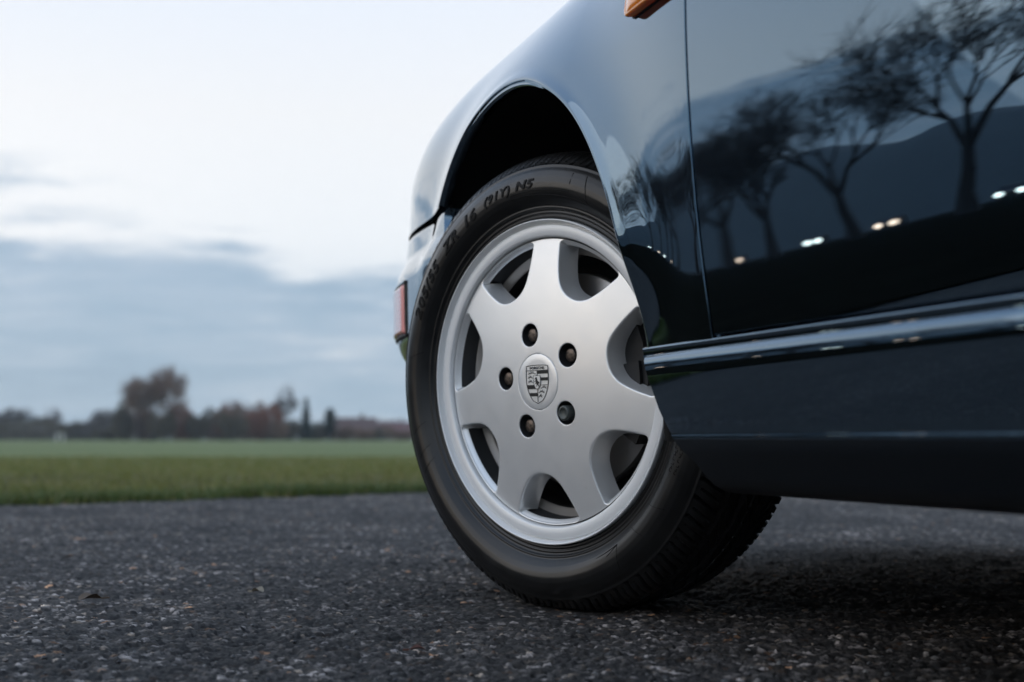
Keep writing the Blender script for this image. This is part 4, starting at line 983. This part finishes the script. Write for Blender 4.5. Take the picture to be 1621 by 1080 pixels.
# antlers: upper left and lower right, three bowed beams with tines each
def antler(x0, x1, y, up_=1):
    L = []
    n = 8
    top = [(x0 + (x1 - x0) * k / n, y + .0016 * math.sin(math.pi * k / n) * up_) for k in range(n + 1)]; bot = [(x, yy - .0009) for x, yy in top[::-1]]; L.append(top + bot)
    for f, h in ((.15, .0016), (.42, .0021), (.68, .0019)):
        x = x0 + (x1 - x0) * f; yy = y + .0016 * math.sin(math.pi * f); dx = (x1 - x0) / abs(x1 - x0) * -.0012
        L.append([(x - .0005, yy - .0003), (x + .0006, yy - .0003), (x + dx + .0004, yy + h), (x + dx, yy + h)])
    return L
for y in (.0108, .0052, -.0006): pol += antler(-.0172, -.0028 if y > .008 else -.0085, y)
for y, xe in ((-.0088, .0165), (-.0148, .0125), (-.0206, .0078)): pol += antler(xe, .0018 if y < -.012 else .0065, y)
parts_.append(ngon2(pol))
link('crest', mesh_from('crest', *join_vf(parts_), False), ink, whl)
# small inner shield: bright field with a rearing horse
inn = circ_area_fix([(x, y) for x, y in shield_outline(-.0105, .0082, .0135, .0006)])
o_i = link('inner_shield', mesh_from('inner_shield', *(lambda P: ([(x, y, CZ + .0005) for x, y in P] + [(x, y, CZ + .0010) for x, y in P], [tuple(range(len(P), 2 * len(P)))] + [(i, (i + 1) % len(P), len(P) + (i + 1) % len(P), len(P) + i) for i in range(len(P))]))(inn), False), capm, whl)
v_, f_ = ring_strip(inn, .0006); v_ = [(x, y, z + .0008) for x, y, z in v_]
horse = [(-.0012, -.0065), (-.0002, -.0066), (.0004, -.0040), (.0018, -.0052), (.0030, -.0068), (.0036, -.0062), (.0028, -.0040), (.0032, -.0018), (.0044, -.0026), (.0048, -.0008), (.0034, .0000), (.0016, .0008), (.0008, .0028), (.0002, .0050), (-.0010, .0062), (-.0026, .0052), (-.0040, .0036), (-.0036, .0030), (-.0020, .0034), (-.0016, .0018), (-.0032, .0016), (-.0044, .0004), (-.0040, -.0004), (-.0028, .0006), (-.0014, -.0002), (-.0026, -.0018), (-.0030, -.0032), (-.0022, -.0032), (-.0008, -.0018), (-.0004, -.0036)]
hv, hf_ = ngon2([horse], CZ + .0010, CZ + .0013)
link('horse_emblem', mesh_from('horse_emblem', *join_vf([(v_, f_), (hv, hf_)]), False), ink, whl)
# ---- lettering helper
def text_mesh(body, size, extrude, shear=0.0, spacing=1.0, offset=0.0):
    cu = bpy.data.curves.new('txt', 'FONT'); cu.body = body; cu.size = size; cu.extrude = extrude; cu.shear = shear; cu.space_character = spacing; cu.offset = offset; cu.resolution_u = 3
    cu.align_x = 'CENTER'
    o = bpy.data.objects.new('txt', cu); C.objects.link(o); dg_ = bpy.context.evaluated_depsgraph_get(); dg_.update(); me = bpy.data.meshes.new_from_object(o.evaluated_get(dg_))
    bpy.data.objects.remove(o)
    bm_ = bmesh.new(); bm_.from_mesh(me)
    ys_ = [v.co.y for v in bm_.verts]; xs_ = [v.co.x for v in bm_.verts]; st_ = max(size * .16, .001)
    for lo_, hi_, nn_ in ((min(ys_), max(ys_), (0, 1, 0)), (min(xs_), max(xs_), (1, 0, 0))):
        p_ = lo_ + st_
        while p_ < hi_:
            bmesh.ops.bisect_plane(bm_, geom=bm_.verts[:] + bm_.edges[:] + bm_.faces[:], dist=1e-7, plane_co=(p_ * nn_[0], p_ * nn_[1], 0), plane_no=nn_); p_ += st_
    bmesh.ops.triangulate(bm_, faces=bm_.faces[:]); bm_.to_mesh(me); bm_.free(); co = np.zeros(len(me.vertices) * 3); me.vertices.foreach_get('co', co); co = co.reshape(-1, 3); F = [tuple(p.vertices) for p in me.polygons]; bpy.data.meshes.remove(me); return co, F
co, F = text_mesh('PORSCHE', .0048, .0002, 0, 1.12, .00012)
co[:, 0] *= 1.22; co[:, 1] += .0162 + .0008 * (1 - (co[:, 0] / .0195) ** 2); co[:, 2] += CZ + .0002
link('crest_lettering', mesh_from('crest_lettering', co, F, False), ink, whl)

# ---- tyre
SW = [(-.030, .2120), (-.016, .2165), (-.0095, .2190), (-.0055, .2218), (-.0045, .2240), (-.0050, .2252), (-.0062, .2262), (-.0058, .2275), (-.0042, .2285), (-.0040, .2300), (-.0050, .2308), (-.0045, .2325), (-.0022, .2345), (-.0008, .2353), (-.0002, .2362), (-.0010, .2372), (-.0008, .2385),
      (.0030, .2425), (.0080, .2485), (.0112, .2550), (.0124, .2620), (.0118, .2690), (.0092, .2770), (.0050, .2845), (.0012, .2895), (.0002, .2908), (.0006, .2918), (.0004, .2930), (-.0012, .2938)]
TR = [(-.0030, .2960), (-.0062, .3000), (-.0098, .3040), (-.0140, .3075), (-.0190, .3102), (-.0260, .3124), (-.0400, .3145), (-.0600, .3157), (-.0800, .3163), (-.0980, .3165)]
CTR = -.093
def dens(P, step):
    P = np.asarray(P, float); seg = np.hypot(*np.diff(P, axis=0).T); s = np.concatenate([[0], np.cumsum(seg)]); n = max(2, int(s[-1] / step)); t = np.linspace(0, s[-1], n)
    return np.stack([np.interp(t, s, P[:, 0]), np.interp(t, s, P[:, 1])], -1)
swd = dens(SW[16:], .0016); swd[:, 0] = np.convolve(np.pad(swd[:, 0], 2, 'edge'), np.ones(5) / 5, 'valid') if False else swd[:, 0]
side_prof = np.vstack([np.array(SW[:16]), swd]); tread_prof = dens(TR, .0013)
left = np.vstack([side_prof, tread_prof]); right_t = tread_prof[::-1][1:].copy(); right_t[:, 0] = 2 * CTR - right_t[:, 0]
right_s = np.array(SW[16:])[::-1].copy(); right_s[:, 0] = 2 * CTR - right_s[:, 0]
prof = np.vstack([left, right_t, right_s]); nS = len(side_prof); nT = len(tread_prof) + len(right_t)
# arc position across the tread measured from the outboard shoulder
dd = np.concatenate([[0], np.cumsum(np.hypot(*np.diff(prof, axis=0).T))]); dd = dd - dd[nS]; Wt = dd[nS + nT - 1]
NTH = 1512; tht = np.linspace(0, 2 * np.pi, NTH, endpoint=False)
tg = np.gradient(prof, axis=0); tg /= np.linalg.norm(tg, axis=1)[:, None]; nr_ = np.stack([-tg[:, 1], tg[:, 0]], -1)   # towards the rubber's inside
if nr_[nS + 20][1] > 0: nr_ = -nr_
def pulse(x, w_, soft=.35):
    return np.clip((w_ / 2 - np.abs(x)) / (w_ * soft / 2) , 0, 1)
depth = np.zeros((len(prof), NTH)); npitch = 78; ph = tht * npitch / (2 * np.pi)
jit = .10 * np.sin(tht * 7) + .07 * np.sin(tht * 17)
for i in range(len(prof)):
    if nS <= i < nS + nT:
        s_ = dd[i]; e = min(s_, Wt - s_); g = 0
        for gc, gw in ((.040, .0075), (.073, .0090)): g = max(g, float(np.clip((gw / 2 - abs(e - gc)) / .0008, 0, 1)))
        dp = np.full(NTH, g * .0065)
        if e < .036:
            sk_ = .55 * (e / .036) ** 1.2 * (1 if s_ < Wt / 2 else -1)
            f = (ph + jit + sk_) % 1.0 - .5; pit = 2 * math.pi * .316 / npitch
            dp = np.maximum(dp, pulse(f * pit, .0050) * (.0085 if s_ < Wt / 2 else .0035))
            if .002 < e < .034:
                f2 = (ph + jit + sk_ + .5) % 1.0 - .5; dp = np.maximum(dp, pulse(f2 * pit, .0030, .6) * .0055)
        elif .045 < e < .067:
            sk_ = 1.3 * (e - .045) / .022; f = (ph + jit + sk_) % 1.0 - .5; dp = np.maximum(dp, pulse(f * pit, .0030) * .005)
        elif e > .079:
            f = (ph + jit + (s_ - Wt / 2) / .02) % 1.0 - .5; dp = np.maximum(dp, pulse(f * pit, .0022) * .003 * (abs(s_ - Wt / 2) > .004))
        depth[i] = dp
    elif nS - 3 <= i < nS: pass
PS = prof[:, 0, None] + nr_[:, 0, None] * depth; PR = prof[:, 1, None] + nr_[:, 1, None] * depth
TV = np.stack([PR * np.cos(tht), PR * np.sin(tht), PS], -1)
def flatten(TV):
    M3 = np.array(WM.to_3x3()); t0 = np.array(WM.translation); W_ = TV.reshape(-1, 3) @ M3.T + t0
    z = W_[:, 2]; low = z < .055; r_ = np.hypot(TV.reshape(-1, 3)[:, 0], TV.reshape(-1, 3)[:, 1])
    gz = .0012
    newz = np.where(z < gz + .004, gz + .004 * np.exp((z - gz - .004) / .004) * .5, z)
    W_[:, 2] = np.maximum(newz, gz)
    # sidewall bulge above the contact patch
    L3 = (W_ - t0) @ M3; s = L3[:, 2]; b = np.exp(-((W_[:, 2] - .04) / .03) ** 2) * np.exp(-((L3[:, 0]) / .11) ** 2) * .005
    L3[:, 2] += np.where(s > -.03, b, np.where(s < 2 * CTR + .03, -b, 0)); return L3
L3 = flatten(TV)
rub_m = pmat('tyre_rubber', (.020, .020, .021), .38); T = rub_m.node_tree; co_ = objcoord(rub_m)
nz = noise(T, co_, 700, 3, .6); nl = noise(T, co_, 30, 4, .6)
T.links.new(ramp(T, nl, [(.3, (.007, .007, .0072)), (.75, (.013, .013, .0128))]), bsdf(rub_m).inputs['Base Color'])
T.links.new(maprange(T, nl, .3, .7, .28, .36), bsdf(rub_m).inputs['Roughness']); bump(rub_m, nz, .12, .0004)
tyre = link('tyre', mesh_from('tyre', L3, grid_faces(len(prof), NTH, True)), rub_m, whl)
# ---- raised marks on the sidewall
def side_s(r_): return np.interp(r_, side_prof[17:, 1], side_prof[17:, 0])
mark_m = pmat('moulded_lettering', (.002, .002, .002), .7)
bsdf(mark_m).inputs['Specular IOR Level'].default_value = .3
def wrap(co, r_mid, ang_mid, lift=.0004):
    """x runs clockwise round the tyre (text read from outside), y outward"""
    rr_ = r_mid + co[:, 1]; a = R(ang_mid) - co[:, 0] / r_mid
    return np.stack([rr_ * np.cos(a), rr_ * np.sin(a), side_s(rr_) + co[:, 2] + lift], -1)
def subdivide_x(V, F, n=1): return V, F
marks = []
def add_text(body, size, r_mid, ang, sx=1.0, shear=.25, bold=.0004, sp=1.12):
    co, F = text_mesh(body, size, .0008, shear, sp, bold); co[:, 0] *= sx; co[:, 1] -= size * .35; marks.append((wrap(co, r_mid, ang), F))
TX = [('205/55', .0232, .2660, 147.6, 1.25, .2, .0005, 1.16), ('ZR', .0232, .2660, 128.6, 1.3, .2, .0006, 1.1), ('16', .0232, .2665, 117.6, 1.3, .2, .0006, 1.1), ('(91Y)', .0172, .2690, 104.0, 1.3, .2, .0004, 1.14), ('N5', .0172, .2690, 92.0, 1.5, .2, .0005, 1.1)]
for tx in TX: add_text(*tx)
for v, f in marks: link('sidewall_lettering', mesh_from('sidewall_lettering', v, f, False), mark_m, tyre)
# thin outlined logo bars and mould lines
def strip(pts, w_=.0007):
    """ribbon along (angle deg, radius) points"""
    P = []
    for (a0, r0), (a1, r1) in zip(pts[:-1], pts[1:]):
        n = max(2, int(abs(a1 - a0) / 1.0) + 2)
        for t in np.linspace(0, 1, n, endpoint=False): P.append((a0 + (a1 - a0) * t, r0 + (r1 - r0) * t))
    P.append(pts[-1]); Q = np.array([(r_ * math.cos(R(a)), r_ * math.sin(R(a))) for a, r_ in P]); rr_ = np.hypot(Q[:, 0], Q[:, 1])
    t = np.gradient(Q, axis=0); t /= np.linalg.norm(t, axis=1)[:, None] + 1e-12; nn = np.stack([-t[:, 1], t[:, 0]], -1) * w_
    V, F = [], []; m = len(Q)
    for k, (sg, dz) in enumerate(((-1, -.0002), (-.6, .0006), (.6, .0006), (1, -.0002))):
        E_ = Q + nn * sg; V += [(x, y, float(side_s(np.hypot(x, y))) + dz) for x, y in E_]
    for k in range(3):
        for i in range(m - 1): F.append((k * m + i, k * m + i + 1, (k + 1) * m + i + 1, (k + 1) * m + i))
    return V, F
ls = []
def pmark(a0, flip=1):
    """stretched letter outline: long bar with a slanted stem"""
    f = flip
    ls.append(strip([(a0, .2535), (a0, .2585)])); ls.append(strip([(a0, .2585), (a0 + f * 25, .2585)])); ls.append(strip([(a0, .2535), (a0 + f * 33, .2500)]))
    ls.append(strip([(a0 + f * 25, .2585), (a0 + f * 24.3, .2840)])); ls.append(strip([(a0 + f * 33, .2500), (a0 + f * 29.5, .2840)])); ls.append(strip([(a0 + f * 33, .2500), (a0 + f * 28, .2560)]))
pmark(-90.5); pmark(98.0, -1)
for a in (-40, -108, -160, 168, 192, 205, 12, -50): ls.append(strip([(a, .246), (a + 3, .272)], .0004))
tick = []
for k in range(17):                                          # the small illegible moulding low on the sidewall
    for rr0, hh in ((.2545, .0042), (.2635, .0034)):
        a = -27 + k * 1.15 + .2 * math.sin(k * 5.1); tick.append(strip([(a, rr0), (a + .25 * math.sin(k * 3.3), rr0 + hh)], .0005)); tick.append(strip([(a, rr0 + hh * (k % 3) / 2), (a + .7, rr0 + hh * (k % 3) / 2)], .0005))
link('small_moulding', mesh_from('small_moulding', *join_vf(tick), True), mark_m, tyre, kind='stuff')
for v, f in ls: link('moulded_line', mesh_from('moulded_line', v, f, True), mark_m, tyre)
# the other three wheels share the meshes
def dup_wheel(mat4):
    w2 = whl.copy(); C.objects.link(w2); w2.parent = car; w2.matrix_local = mat4
    for ch in list(whl.children):
        c = ch.copy(); C.objects.link(c); c.parent = w2
dup_wheel(wheel_matrix(1, 20, -1, Vector((2 * XC, 0, .308)))); dup_wheel(wheel_matrix(-1, 0, 0, Vector((-.01, -2.272, .310)))); dup_wheel(wheel_matrix(1, 0, 0, Vector((2 * XC + .01, -2.272, .310))))
